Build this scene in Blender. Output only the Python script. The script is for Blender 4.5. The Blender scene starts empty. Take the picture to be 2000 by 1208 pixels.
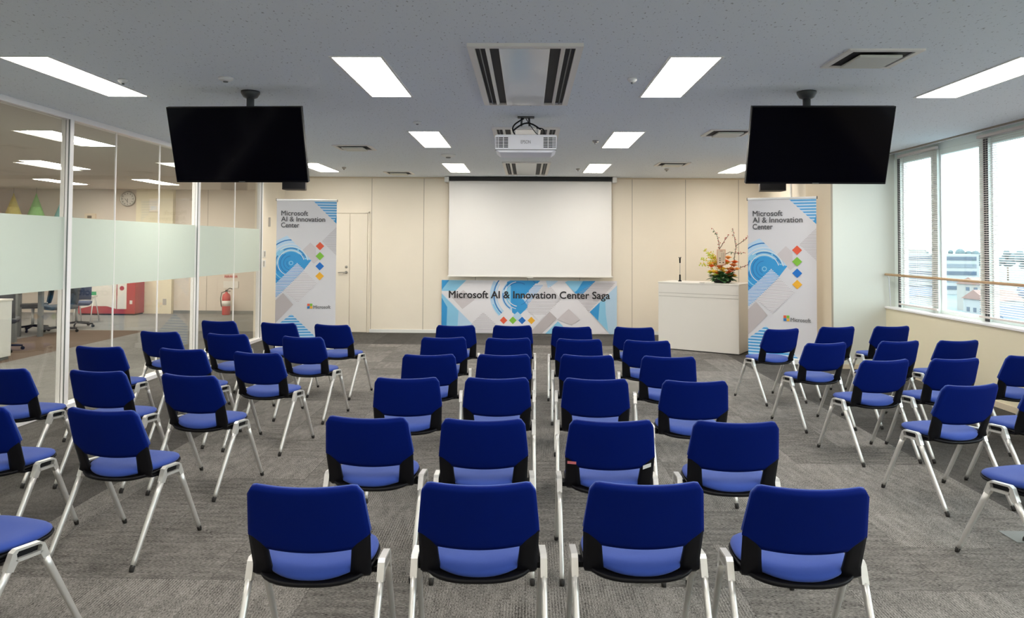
import bpy, bmesh, math, random
from mathutils import Vector, Matrix
random.seed(7)
SC = bpy.context.scene
COL = SC.collection

# ------------------------------------------------------------------ camera
EYE = 1.594
def make_camera():
    f, yaw, pit, roll = 1433.1, 0.0211, 0.0289, 0.0058
    fwd = Vector((-math.sin(yaw) * math.cos(pit), math.cos(yaw) * math.cos(pit), math.sin(pit)))
    right = Vector((math.cos(yaw), math.sin(yaw), 0))
    up = right.cross(fwd)
    c, s = math.cos(roll), math.sin(roll)
    r2 = right * c + up * s
    u2 = up * c - right * s
    m = Matrix((r2, u2, -fwd)).transposed().to_4x4()
    m.translation = Vector((0, 0, EYE))
    cam = bpy.data.cameras.new('camera')
    cam.sensor_width = 36.0
    cam.lens = f / 2000 * 36
    cam.shift_y = (438.95 - 604) / 2000
    cam.clip_start = 0.05
    cam.clip_end = 2000
    o = bpy.data.objects.new('camera', cam)
    o.matrix_world = m
    COL.objects.link(o)
    SC.camera = o
make_camera()

# ------------------------------------------------------------------ world and exposure
W = bpy.data.worlds.new('overcast_sky')
SC.world = W
W.use_nodes = True
wn = W.node_tree
wn.nodes['Background'].inputs[0].default_value = (0.86, 0.95, 1.0, 1)
wn.nodes['Background'].inputs[1].default_value = 7.2
LAMP = 22.5                      # radiance of the ceiling lamps
SC.view_settings.view_transform = 'Standard'
SC.view_settings.look = 'None'
SC.view_settings.gamma = 1
SC.view_settings.use_curve_mapping = False
SC.view_settings.exposure = 0.0

# ------------------------------------------------------------------ materials
def newmat(name):
    m = bpy.data.materials.new(name)
    m.use_nodes = True
    nt = m.node_tree
    return m, nt, nt.nodes['Principled BSDF']
def srgb(r, g, b):
    f = lambda c: (c / 255 / 12.92) if c <= 10 else ((c / 255 + 0.055) / 1.055) ** 2.4
    return (f(r), f(g), f(b))
def mat(name, col, rough=0.5, metal=0.0, spec=0.5, noise=0.0, nscale=40, bump=0.0, bscale=300, sheen=0.0):
    m, nt, p = newmat(name)
    p.inputs['Base Color'].default_value = (*col, 1)
    p.inputs['Roughness'].default_value = rough
    p.inputs['Metallic'].default_value = metal
    p.inputs['Specular IOR Level'].default_value = spec
    if sheen: p.inputs['Sheen Weight'].default_value = sheen
    tc = nt.nodes.new('ShaderNodeTexCoord')
    if noise:
        n = nt.nodes.new('ShaderNodeTexNoise'); n.inputs['Scale'].default_value = nscale
        n.inputs['Detail'].default_value = 4
        nt.links.new(tc.outputs['Object'], n.inputs['Vector'])
        mx = nt.nodes.new('ShaderNodeMix'); mx.data_type = 'RGBA'
        mx.inputs['A'].default_value = (*[c * (1 - noise) for c in col], 1)
        mx.inputs['B'].default_value = (*[min(1, c * (1 + noise)) for c in col], 1)
        nt.links.new(n.outputs['Fac'], mx.inputs['Factor'])
        nt.links.new(mx.outputs['Result'], p.inputs['Base Color'])
    if bump:
        n = nt.nodes.new('ShaderNodeTexNoise'); n.inputs['Scale'].default_value = bscale
        nt.links.new(tc.outputs['Object'], n.inputs['Vector'])
        b = nt.nodes.new('ShaderNodeBump'); b.inputs['Strength'].default_value = bump
        b.inputs['Distance'].default_value = 0.002
        nt.links.new(n.outputs['Fac'], b.inputs['Height'])
        nt.links.new(b.outputs['Normal'], p.inputs['Normal'])
    return m
def emis(name, col, st):
    m, nt, p = newmat(name)
    p.inputs['Base Color'].default_value = (*col, 1)
    p.inputs['Emission Color'].default_value = (*col, 1)
    p.inputs['Emission Strength'].default_value = st
    return m
def glass(name, tint=(1, 1, 1), base=0.04):
    m, nt, p = newmat(name)
    nt.nodes.remove(p)
    out = nt.nodes['Material Output']
    lw = nt.nodes.new('ShaderNodeLayerWeight'); lw.inputs['Blend'].default_value = 0.5
    pw = nt.nodes.new('ShaderNodeMath'); pw.operation = 'POWER'; pw.inputs[1].default_value = 5
    ma = nt.nodes.new('ShaderNodeMath'); ma.operation = 'MULTIPLY_ADD'
    ma.inputs[1].default_value = 1 - base; ma.inputs[2].default_value = base
    nt.links.new(lw.outputs['Facing'], pw.inputs[0]); nt.links.new(pw.outputs[0], ma.inputs[0])
    tr = nt.nodes.new('ShaderNodeBsdfTransparent'); tr.inputs[0].default_value = (*tint, 1)
    gl = nt.nodes.new('ShaderNodeBsdfGlossy'); gl.inputs['Roughness'].default_value = 0.0
    mx = nt.nodes.new('ShaderNodeMixShader')
    nt.links.new(ma.outputs[0], mx.inputs[0]); nt.links.new(tr.outputs[0], mx.inputs[1])
    nt.links.new(gl.outputs[0], mx.inputs[2]); nt.links.new(mx.outputs[0], out.inputs[0])
    return m

def carpet(name, tile, dark, light, seed=0.0, contrast=1.0):
    """square carpet tiles, each turned a quarter turn and toned on its own, with fine ribs and brushed streaks"""
    m, nt, p = newmat(name)
    L = nt.links.new
    N = lambda t: nt.nodes.new(t)
    tc = N('ShaderNodeTexCoord')
    sc = N('ShaderNodeVectorMath'); sc.operation = 'SCALE'; sc.inputs['Scale'].default_value = 1 / tile
    L(tc.outputs['Object'], sc.inputs[0])
    fl = N('ShaderNodeVectorMath'); fl.operation = 'FLOOR'; L(sc.outputs[0], fl.inputs[0])
    ad = N('ShaderNodeVectorMath'); ad.operation = 'ADD'; ad.inputs[1].default_value = (seed, seed, 0.5); L(fl.outputs[0], ad.inputs[0])
    wn_ = N('ShaderNodeTexWhiteNoise'); wn_.noise_dimensions = '3D'; L(ad.outputs[0], wn_.inputs['Vector'])
    gt = N('ShaderNodeMath'); gt.operation = 'GREATER_THAN'; gt.inputs[1].default_value = 0.5
    L(wn_.outputs['Value'], gt.inputs[0])
    sx = N('ShaderNodeSeparateXYZ'); L(tc.outputs['Object'], sx.inputs[0])
    def streak(ax, ay, scale):
        mp = N('ShaderNodeMapping'); mp.inputs['Scale'].default_value = (ax, ay, 1)
        L(tc.outputs['Object'], mp.inputs[0])
        n = N('ShaderNodeTexNoise'); n.inputs['Scale'].default_value = scale; n.inputs['Detail'].default_value = 4
        n.inputs['Roughness'].default_value = 0.65
        L(mp.outputs[0], n.inputs['Vector']); return n.outputs['Fac']
    a = streak(1, 4, 6); b = streak(4, 1, 6)
    fine_a = streak(1, 5, 60); fine_b = streak(5, 1, 60)
    def mixf(f, x, y):
        q = N('ShaderNodeMix'); q.data_type = 'FLOAT'
        L(f, q.inputs['Factor']); L(x, q.inputs['A']); L(y, q.inputs['B']); return q.outputs['Result']
    def math_(op, x, y):
        q = N('ShaderNodeMath'); q.operation = op
        for i, v in enumerate((x, y)):
            if isinstance(v, (int, float)): q.inputs[i].default_value = v
            else: L(v, q.inputs[i])
        return q.outputs[0]
    st = mixf(gt.outputs[0], a, b)
    fn = mixf(gt.outputs[0], fine_a, fine_b)
    # ribs
    rx = math_('SINE', math_('MULTIPLY', sx.outputs[0], 2 * math.pi / 0.0135), 0)
    ry = math_('SINE', math_('MULTIPLY', sx.outputs[1], 2 * math.pi / 0.0135), 0)
    rib = mixf(gt.outputs[0], ry, rx)
    # ribs show in some patches only
    pn = N('ShaderNodeTexNoise'); pn.inputs['Scale'].default_value = 2.4; L(tc.outputs['Object'], pn.inputs['Vector'])
    patch = N('ShaderNodeMapRange'); patch.inputs['From Min'].default_value = 0.45; patch.inputs['From Max'].default_value = 0.62
    L(pn.outputs['Fac'], patch.inputs['Value'])
    ribm = math_('MULTIPLY', rib, math_('ADD', math_('MULTIPLY', patch.outputs[0], 0.16), 0.05))
    v = math_('MULTIPLY', math_('SUBTRACT', st, 0.5), 0.9 * contrast)
    v = math_('ADD', v, math_('MULTIPLY', math_('SUBTRACT', fn, 0.5), 2.8 * contrast))
    v = math_('ADD', v, ribm)
    v = math_('ADD', v, math_('MULTIPLY', math_('SUBTRACT', wn_.outputs['Value'], 0.5), 0.22 * contrast))
    v = math_('ADD', v, 0.5)
    # tile seams
    fr = N('ShaderNodeVectorMath'); fr.operation = 'FRACTION'; L(sc.outputs[0], fr.inputs[0])
    fs = N('ShaderNodeSeparateXYZ'); L(fr.outputs[0], fs.inputs[0])
    ex = math_('MINIMUM', fs.outputs[0], math_('SUBTRACT', 1.0, fs.outputs[0]))
    ey = math_('MINIMUM', fs.outputs[1], math_('SUBTRACT', 1.0, fs.outputs[1]))
    seam = math_('LESS_THAN', math_('MINIMUM', ex, ey), 0.006)
    v = math_('SUBTRACT', v, math_('MULTIPLY', seam, 0.14))
    mx = N('ShaderNodeMix'); mx.data_type = 'RGBA'
    mx.inputs['A'].default_value = (*dark, 1); mx.inputs['B'].default_value = (*light, 1)
    cl = N('ShaderNodeClamp'); L(v, cl.inputs['Value'])
    L(cl.outputs[0], mx.inputs['Factor']); L(mx.outputs['Result'], p.inputs['Base Color'])
    p.inputs['Roughness'].default_value = 0.95
    p.inputs['Specular IOR Level'].default_value = 0.1
    bm = N('ShaderNodeBump'); bm.inputs['Strength'].default_value = 0.5; bm.inputs['Distance'].default_value = 0.003
    L(v, bm.inputs['Height']); L(bm.outputs['Normal'], p.inputs['Normal'])
    return m

def ceiling_mat():
    m, nt, p = newmat('rockwool_board')
    L = nt.links.new
    tc = nt.nodes.new('ShaderNodeTexCoord')
    mp = nt.nodes.new('ShaderNodeMapping'); mp.inputs['Scale'].default_value = (1, 0.45, 1)
    L(tc.outputs['Object'], mp.inputs[0])
    n = nt.nodes.new('ShaderNodeTexNoise'); n.inputs['Scale'].default_value = 62; n.inputs['Detail'].default_value = 3
    L(mp.outputs[0], n.inputs['Vector'])
    r = nt.nodes.new('ShaderNodeMapRange'); r.inputs['From Min'].default_value = 0.645; r.inputs['From Max'].default_value = 0.69
    L(n.outputs['Fac'], r.inputs['Value'])
    mx = nt.nodes.new('ShaderNodeMix'); mx.data_type = 'RGBA'
    mx.inputs['A'].default_value = (0.78, 0.83, 0.885, 1); mx.inputs['B'].default_value = (0.40, 0.42, 0.45, 1)
    L(r.outputs[0], mx.inputs['Factor']); L(mx.outputs['Result'], p.inputs['Base Color'])
    p.inputs['Roughness'].default_value = 0.9
    p.inputs['Specular IOR Level'].default_value = 0.2
    return m

M = {}
M['carpet'] = carpet('carpet_grey', 0.5, (0.026, 0.024, 0.022), (0.355, 0.332, 0.308))
M['carpet_dark'] = carpet('carpet_dark_border', 0.5, (0.03, 0.028, 0.027), (0.155, 0.145, 0.135), 3.0)
M['carpet_lobby'] = carpet('carpet_lobby', 0.5, (0.13, 0.125, 0.12), (0.30, 0.29, 0.275), 5.0)
M['carpet_brown'] = carpet('carpet_brown', 0.5, (0.085, 0.06, 0.045), (0.17, 0.125, 0.10), 7.0, 0.5)
M['ceiling'] = ceiling_mat()
M['wall'] = mat('cream_wall', (0.87, 0.79, 0.665), 0.6, noise=0.02, nscale=3)
M['wall_yellow'] = mat('yellow_cream_wall', (0.82, 0.75, 0.56), 0.7, noise=0.02, nscale=3, bump=0.15, bscale=400)
M['wall_white'] = mat('white_wall', (0.66, 0.68, 0.62), 0.6, noise=0.01)
M['wall_beige'] = mat('beige_wall', (0.72, 0.62, 0.47), 0.6, noise=0.02, nscale=5)
M['lobby_wall'] = mat('lobby_wall', (0.72, 0.64, 0.56), 0.7)
M['lobby_ceiling'] = mat('lobby_ceiling', (0.66, 0.62, 0.57), 0.9)
M['seam'] = mat('panel_seam', (0.35, 0.31, 0.25), 0.8)
M['white'] = mat('white_paint', (0.80, 0.80, 0.78))
M['offwhite'] = mat('offwhite_laminate', (0.80, 0.77, 0.72), 0.35)
M['groove'] = mat('groove', (0.45, 0.42, 0.38), 0.7)
M['alu'] = mat('aluminium', (0.74, 0.75, 0.76), 0.38, 0.55)
M['chair_metal'] = mat('silver_paint', (0.70, 0.69, 0.67), 0.36, 0.6, noise=0.05, nscale=30)
M['frame_white'] = mat('white_frame', (0.93, 0.91, 0.92), 0.3, 0.0)
M['frame_green'] = mat('window_frame_paint', (0.78, 0.86, 0.82))
M['black'] = mat('black_plastic', (0.004, 0.004, 0.006), 0.5, spec=0.2)
M['rubber'] = mat('rubber', (0.02, 0.018, 0.017), 0.8)
M['tv'] = mat('tv_glass', (0.001, 0.001, 0.003), 0.10, spec=0.08)
M['tvbody'] = mat('tv_bezel', (0.003, 0.003, 0.004), 0.4, spec=0.15)
M['iron'] = mat('dark_bracket', (0.05, 0.055, 0.06), 0.45)
M['blue_seat'] = mat('blue_seat_fabric', (0.030, 0.066, 0.31), 0.9, spec=0.2, noise=0.06, nscale=25, bump=0.4, bscale=900, sheen=0.15)
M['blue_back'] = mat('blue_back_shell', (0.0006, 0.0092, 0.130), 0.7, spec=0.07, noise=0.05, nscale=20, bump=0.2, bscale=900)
M['glass'] = glass('partition_glass', (0.93, 0.94, 0.92))
M['winglass'] = glass('window_glass', (0.95, 0.99, 0.98))
M['lamp'] = emis('lamp_glow', (1.0, 0.95, 0.86), LAMP)
M['lamp_lobby'] = emis('lamp_glow_lobby', (1.0, 0.94, 0.84), LAMP * 2.4)
M['screen'] = mat('projection_screen', (0.84, 0.82, 0.80), 0.8, spec=0.2)
M['slat'] = mat('blind_slat', (0.70, 0.64, 0.61), 0.5)
M['jamb'] = mat('dark_jamb', (0.05, 0.055, 0.06), 0.6)
M['wood'] = mat('rail_wood', (0.62, 0.38, 0.20), 0.45)
M['speaker'] = mat('speaker_brown', (0.045, 0.038, 0.034), 0.6)
M['proj'] = mat('projector_white', (0.84, 0.84, 0.90))
M['dark'] = mat('dark_recess', (0.012, 0.012, 0.014), 0.7)
M['acpanel'] = mat('ac_panel', (0.66, 0.67, 0.66), 0.14)
M['acframe'] = mat('ac_frame', (0.78, 0.75, 0.71))
M['vent'] = mat('vent_panel', (0.66, 0.66, 0.60), 0.5)
M['chrome'] = mat('satin_chrome', (0.45, 0.43, 0.40), 0.3, 0.9)
M['ink'] = mat('print_ink', (0.02, 0.018, 0.022), 0.6)
M['ink_grey'] = mat('print_ink_grey', (0.10, 0.10, 0.11), 0.6)
M['logo_grey'] = mat('print_logo_grey', (0.17, 0.17, 0.18), 0.6)
M['paper'] = mat('print_paper', (0.68, 0.67, 0.71), 0.55)
M['p_red'] = mat('print_red', srgb(226, 92, 62), 0.6)
M['p_green'] = mat('print_green', srgb(128, 188, 60), 0.6)
M['p_blue'] = mat('print_blue', srgb(20, 112, 200), 0.6)
M['p_yellow'] = mat('print_yellow', srgb(240, 178, 50), 0.6)
M['p_sky'] = mat('print_sky_blue', srgb(52, 152, 215), 0.6)
M['p_lsky'] = mat('print_light_blue', srgb(140, 200, 232), 0.6)
M['p_pale'] = mat('print_pale_blue', srgb(184, 212, 236), 0.6)
M['p_deep'] = mat('print_deep_blue', srgb(40, 120, 190), 0.6)
M['p_grey'] = mat('print_warm_grey', srgb(186, 178, 180), 0.6)
M['p_lgrey'] = mat('print_light_grey', srgb(205, 198, 202), 0.6)
M['p_line'] = mat('print_line_grey', srgb(164, 154, 160), 0.6)
M['p_white'] = mat('print_white', (0.78, 0.76, 0.80), 0.6)
M['leaf'] = mat('leaf_green', (0.03, 0.11, 0.025), 0.5, noise=0.3, nscale=30)
M['twig'] = mat('twig_brown', (0.12, 0.08, 0.045), 0.7)
M['orange'] = mat('orange_petal', (0.85, 0.19, 0.03), 0.6)
M['yellow'] = mat('yellow_petal', (0.88, 0.60, 0.06), 0.6)
M['lime'] = mat('lime_petal', (0.62, 0.70, 0.10), 0.6)
M['peach'] = mat('peach_petal', (0.90, 0.42, 0.12), 0.6)
M['berry'] = mat('berry_red', (0.45, 0.06, 0.05), 0.5)
M['card'] = mat('card_paper', (0.80, 0.66, 0.50), 0.6)
M['card_border'] = mat('card_border', (0.75, 0.35, 0.22), 0.6)
M['red'] = mat('red_laminate', (0.42, 0.03, 0.04))
M['red_gloss'] = mat('extinguisher_red', (0.60, 0.02, 0.02), 0.3)
M['grey'] = mat('grey_metal', (0.16, 0.17, 0.17), 0.5)
M['chair_grey'] = mat('office_chair_grey', (0.05, 0.055, 0.065), 0.8)
M['navy'] = mat('navy_fabric', (0.03, 0.05, 0.12), 0.8)
M['sign_green'] = mat('sign_green', (0.08, 0.42, 0.20), 0.5)
M['pink_sticker'] = mat('pink_sticker', (0.75, 0.20, 0.22), 0.5)
M['plate'] = mat('floor_plate', (0.20, 0.21, 0.205), 0.7)

def frost():
    m, nt, p = newmat('frosted_film')
    nt.nodes.remove(p)
    out = nt.nodes['Material Output']
    d = nt.nodes.new('ShaderNodeBsdfDiffuse'); d.inputs[0].default_value = (0.72, 0.78, 0.73, 1)
    t = nt.nodes.new('ShaderNodeBsdfTranslucent'); t.inputs[0].default_value = (0.80, 0.86, 0.81, 1)
    tr = nt.nodes.new('ShaderNodeBsdfTransparent')
    m1 = nt.nodes.new('ShaderNodeMixShader'); m1.inputs[0].default_value = 0.4
    m2 = nt.nodes.new('ShaderNodeMixShader'); m2.inputs[0].default_value = 0.10
    nt.links.new(d.outputs[0], m1.inputs[1]); nt.links.new(t.outputs[0], m1.inputs[2])
    nt.links.new(m1.outputs[0], m2.inputs[1]); nt.links.new(tr.outputs[0], m2.inputs[2])
    nt.links.new(m2.outputs[0], out.inputs[0])
    return m
M['frost'] = frost()

# ------------------------------------------------------------------ mesh helpers
class MB:
    def __init__(s): s.bm = bmesh.new(); s.mats = []
    def mi(s, m):
        if m is None: return 0
        if m not in s.mats: s.mats.append(m)
        return s.mats.index(m)
    def box(s, c, d, m=None, rot=None, bev=0.0):
        x, y, z = [v / 2 for v in d]
        vs = [Vector((sx * x, sy * y, sz * z)) for sx in (-1, 1) for sy in (-1, 1) for sz in (-1, 1)]
        t = bmesh.new()
        v = [t.verts.new(p) for p in vs]
        for f in ((0, 1, 3, 2), (4, 6, 7, 5), (0, 4, 5, 1), (2, 3, 7, 6), (0, 2, 6, 4), (1, 5, 7, 3)):
            t.faces.new([v[i] for i in f])
        if bev: bmesh.ops.bevel(t, geom=t.edges[:], offset=bev, segments=2, profile=0.5, affect='EDGES')
        s._merge(t, Matrix.Translation(c) @ (rot.to_4x4() if rot is not None else Matrix()), m); return s
    def span(s, a, b, m=None, bev=0.0):
        return s.box([(p + q) / 2 for p, q in zip(a, b)], [abs(p - q) for p, q in zip(a, b)], m, None, bev)
    def _merge(s, t, mat_, m):
        idx = s.mi(m)
        mp = {}
        for v in t.verts: mp[v] = s.bm.verts.new(mat_ @ v.co)
        for f in t.faces:
            try:
                g = s.bm.faces.new([mp[v] for v in f.verts]); g.material_index = idx; g.smooth = f.smooth
            except ValueError: pass
        t.free()
    def poly(s, pts, m=None, depth=None):
        idx = s.mi(m)
        v = [s.bm.verts.new(p) for p in pts]
        f = s.bm.faces.new(v); f.material_index = idx
        if depth is not None:
            d = Vector(depth)
            w = [s.bm.verts.new(Vector(p) + d) for p in pts]
            g = s.bm.faces.new(w[::-1]); g.material_index = idx
            n = len(v)
            for i in range(n):
                h = s.bm.faces.new([v[(i + 1) % n], v[i], w[i], w[(i + 1) % n]]); h.material_index = idx
        return s
    def tube(s, pts, r, m=None, seg=10, cap=True, smooth=True, squash=None):
        """round tube along pts, r a number or a list"""
        idx = s.mi(m)
        pts = [Vector(p) for p in pts]
        n = len(pts); rs = r if isinstance(r, (list, tuple)) else [r] * n
        rings = []; prev = None
        for i, p in enumerate(pts):
            t = (pts[min(i + 1, n - 1)] - pts[max(i - 1, 0)]).normalized()
            a = Vector((1, 0, 0)) if abs(t.x) < 0.9 else Vector((0, 1, 0))
            if prev is not None: a = prev
            u = (a - t * a.dot(t)).normalized(); w = t.cross(u); prev = u
            q = squash or (1, 1)
            rings.append([s.bm.verts.new(p + (u * math.cos(2 * math.pi * k / seg) * q[0] + w * math.sin(2 * math.pi * k / seg) * q[1]) * rs[i]) for k in range(seg)])
        for a, b in zip(rings, rings[1:]):
            for k in range(seg):
                f = s.bm.faces.new([a[k], a[(k + 1) % seg], b[(k + 1) % seg], b[k]]); f.material_index = idx; f.smooth = smooth
        if cap:
            f = s.bm.faces.new(rings[0][::-1]); f.material_index = idx
            f = s.bm.faces.new(rings[-1]); f.material_index = idx
        return s
    def lathe(s, prof, m=None, seg=24, c=(0, 0, 0), smooth=True, rot=None):
        idx = s.mi(m); c = Vector(c); R = rot or Matrix.Identity(3)
        rings = []
        for r, z in prof:
            if r < 1e-6: rings.append([s.bm.verts.new(c + R @ Vector((0, 0, z)))])
            else: rings.append([s.bm.verts.new(c + R @ Vector((r * math.cos(2 * math.pi * k / seg), r * math.sin(2 * math.pi * k / seg), z))) for k in range(seg)])
        for a, b in zip(rings, rings[1:]):
            for k in range(seg):
                l = [a[k % len(a)], a[(k + 1) % len(a)], b[(k + 1) % len(b)], b[k % len(b)]]
                l2 = []
                for v in l:
                    if v not in l2: l2.append(v)
                if len(l2) > 2:
                    try:
                        f = s.bm.faces.new(l2); f.material_index = idx; f.smooth = smooth
                    except ValueError: pass
        for rg, fl in ((rings[0], True), (rings[-1], False)):
            if len(rg) > 2:
                f = s.bm.faces.new(rg[::-1] if fl else rg); f.material_index = idx
        return s
    def ball(s, c, r, m=None, seg=10, rings=6, sc=(1, 1, 1)):
        idx = s.mi(m); t = bmesh.new()
        bmesh.ops.create_uvsphere(t, u_segments=seg, v_segments=rings, radius=r)
        for f in t.faces: f.smooth = True
        s._merge(t, Matrix.Translation(c) @ Matrix.Diagonal((*sc, 1)), m); return s
    def sheet(s, grid, th, m=None, smooth=True, rim=0.35):
        """closed plate from a grid of mid-surface points, th thick, rounded rim"""
        idx = s.mi(m)
        nu, nv = len(grid), len(grid[0])
        G = [[Vector(p) for p in row] for row in grid]
        def nrm(i, j):
            a = G[min(i + 1, nu - 1)][j] - G[max(i - 1, 0)][j]
            b = G[i][min(j + 1, nv - 1)] - G[i][max(j - 1, 0)]
            n = a.cross(b); return n.normalized() if n.length > 1e-9 else Vector((0, 1, 0))
        A = [[None] * nv for _ in range(nu)]; B = [[None] * nv for _ in range(nu)]
        for i in range(nu):
            for j in range(nv):
                edge = i in (0, nu - 1) or j in (0, nv - 1)
                h = th / 2 * (rim if edge else 1)
                n = nrm(i, j)
                A[i][j] = s.bm.verts.new(G[i][j] + n * h); B[i][j] = s.bm.verts.new(G[i][j] - n * h)
        def F(l):
            try:
                f = s.bm.faces.new(l); f.material_index = idx; f.smooth = smooth
            except ValueError: pass
        for i in range(nu - 1):
            for j in range(nv - 1):
                F([A[i][j], A[i + 1][j], A[i + 1][j + 1], A[i][j + 1]])
                F([B[i][j], B[i][j + 1], B[i + 1][j + 1], B[i + 1][j]])
        for i in range(nu - 1):
            F([A[i][0], B[i][0], B[i + 1][0], A[i + 1][0]])
            F([A[i][-1], A[i + 1][-1], B[i + 1][-1], B[i][-1]])
        for j in range(nv - 1):
            F([A[0][j], A[0][j + 1], B[0][j + 1], B[0][j]])
            F([A[-1][j], B[-1][j], B[-1][j + 1], A[-1][j + 1]])
        return s
    def build(s, name, m=None, parent=None, normals=True):
        if m is not None and not s.mats: s.mats.append(m)
        if normals: bmesh.ops.recalc_face_normals(s.bm, faces=s.bm.faces[:])
        me = bpy.data.meshes.new(name); s.bm.to_mesh(me); s.bm.free()
        for x in s.mats: me.materials.append(x)
        o = bpy.data.objects.new(name, me); COL.objects.link(o)
        if parent is not None: o.parent = parent
        return o
def thing(name, label, cat, loc=(0, 0, 0), rz=0.0, group=None):
    o = bpy.data.objects.new(name, None); COL.objects.link(o); o.empty_display_size = 0.1
    o.location = loc; o.rotation_euler = (0, 0, rz); o['label'] = label; o['category'] = cat
    if group: o['group'] = group
    return o
def tag(o, label, cat, group=None, kind=None):
    o['label'] = label; o['category'] = cat
    if group: o['group'] = group
    if kind: o['kind'] = kind
    return o
def struct(o, label=None):
    o['kind'] = 'structure'
    if label: o['label'] = label
    return o
def copy_tree(o, parent=None):
    c = o.copy(); COL.objects.link(c)
    c.parent = parent
    for ch in list(o.children): copy_tree(ch, c)
    return c
def text_into(mb, body, size, m, place, align='LEFT', weight=0.0, width=None, extr=0.0006):
    """flat lettering; place(x, y) -> 3D point"""
    cu = bpy.data.curves.new('lettering', 'FONT'); cu.body = body; cu.size = size; cu.align_x = align
    cu.offset = weight; cu.resolution_u = 4
    o = bpy.data.objects.new('lettering', cu); COL.objects.link(o)
    bpy.context.view_layer.update()
    dg = bpy.context.evaluated_depsgraph_get()
    me = bpy.data.meshes.new_from_object(o.evaluated_get(dg))
    xs = [v.co.x for v in me.vertices]
    k = 1.0
    if width and xs: k = width / (max(xs) - min(xs))
    x0 = min(xs) if xs else 0
    idx = mb.mi(m); vs = [mb.bm.verts.new(place(((v.co.x - (x0 if align == 'LEFT' else 0)) * k), v.co.y)) for v in me.vertices]
    for p in me.polygons:
        try:
            f = mb.bm.faces.new([vs[i] for i in p.vertices]); f.material_index = idx
        except ValueError: pass
    bpy.data.objects.remove(o); bpy.data.curves.remove(cu); bpy.data.meshes.remove(me)

# ------------------------------------------------------------------ room numbers
XL, XR, YB, YF, CZ = -4.458, 4.73, 13.36, -3.2, 2.84
XG = 4.90                       # plane of the outer window glass
YP = 9.80                       # wall end facing the seats on the right
XS = 4.03                       # side wall beyond it
LX0, LX1, LYB = -12.6, XL, 16.7 # lobby

# floor
def floor_part(x0, y0, x1, y1, m, mb):
    mb.poly([(x0, y0, 0), (x1, y0, 0), (x1, y1, 0), (x0, y1, 0)], m)
mb = MB()
floor_part(-2.72, YF, 2.95, 11.8, M['carpet'], mb)
floor_part(XL, YF, -2.72, 11.8, M['carpet_dark'], mb)
floor_part(2.95, YF, XG + 0.3, 11.8, M['carpet_dark'], mb)
floor_part(XL, 11.8, XG + 0.3, YB + 0.15, M['carpet_dark'], mb)
# darker ribbed tiles along the middle aisle
struct(mb.build('floor', normals=False), 'grey patterned carpet tiles with a darker border along the walls')
mb = MB()
floor_part(LX0, YF, -8.45, LYB + 2, M['carpet_lobby'], mb)
floor_part(-8.45, YF, -6.95, 13.35, M['carpet_brown'], mb)
floor_part(-8.45, 13.35, -6.95, LYB + 2, M['carpet_lobby'], mb)
floor_part(-6.95, YF, XL, LYB + 2, M['carpet_lobby'], mb)
struct(mb.build('floor', normals=False), 'lobby floor with a brown carpet band behind the glass')

# ceiling slabs (thick)
struct(MB().span((XL, YF, CZ), (XG + 0.3, YB + 0.15, CZ + 0.12)).build('ceiling', M['ceiling']), 'speckled grey ceiling board')
struct(MB().span((LX0, YF, CZ), (XL, LYB + 2, CZ + 0.12)).build('ceiling', M['lobby_ceiling']), 'lobby ceiling')

# back wall with panel seams
mb = MB()
mb.span((XL - 0.1, YB, 0), (XS + 0.9, YB + 0.15, CZ), M['wall'])
for x in (-2.85, -1.895, -0.94, 0.01, 0.955, 1.90, 2.865, 3.82):
    mb.span((x - 0.004, YB - 0.0025, 0.06 if x > -2.9 else 0), (x + 0.004, YB + 0.01, CZ), M['seam'])
struct(mb.build('wall_back'), 'cream panelled front wall behind the screen')
mb = MB(); mb.span((-2.87, YB - 0.014, 0), (XS + 0.17, YB, 0.06), M['white'])
struct(mb.build('baseboard_back'))
struct(MB().span((XL, YB - 0.02, CZ - 0.025), (XS + 0.17, YB, CZ)).build('trim_1', M['wall_beige']))
# left solid wall after the glass
struct(MB().span((XL - 0.1, 12.17, 0), (XL + 0.0, YB, CZ)).build('wall_left', M['wall']), 'short cream wall beside the glass partition')
# wall behind the viewer
struct(MB().span((LX0, YF - 0.15, 0), (XG + 0.3, YF, CZ)).build('wall_front', M['wall']))
# right : column end, side wall, window wall
mb = MB()
mb.span((XS, YP, 0), (XG + 0.03, 10.7, CZ), M['wall_white'])
mb.span((XS - 0.003, YP + 0.012, 0), (XS, 10.7, CZ), M['wall_beige'])
mb.span((XS - 0.006, YP - 0.004, 0), (XS + 0.012, YP + 0.012, CZ), M['seam'])
struct(mb.build('wall_column'), 'pale wall end beside the windows')
struct(MB().span((XS + 0.17, 10.7, 0), (XS + 0.3, YB, CZ)).build('wall_side', M['wall']))
mb = MB()
mb.span((XR, YF, 0), (XG + 0.04, YP, 0.80), M['wall_yellow'])
struct(mb.build('wall_right'), 'yellow cream wall under the windows')
struct(MB().span((XR - 0.012, YF, 0), (XR, YP, 0.06)).build('baseboard_right', M['wall_beige']))
struct(MB().span((XS, YP - 0.012, 0), (XR - 0.012, YP, 0.06)).build('baseboard_column', M['wall_beige']))
struct(MB().span((XR - 0.02, YF, 0.80), (XG - 0.03, YP, 0.825), None, 0.004).build('trim_2', M['frame_white']), 'white window sill')
# header over the windows with blind slot
mb = MB()
mb.span((XG - 0.04, YF, 2.76), (XG + 0.04, YP, CZ), M['frame_green'])
mb.span((XR, YF, 2.825), (XR + 0.02, YP, CZ), M['seam'])
mb.span((XR + 0.05, YF, 2.825), (XR + 0.06, YP, CZ), M['frame_white'])
struct(mb.build('trim_3'), 'window header')

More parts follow.
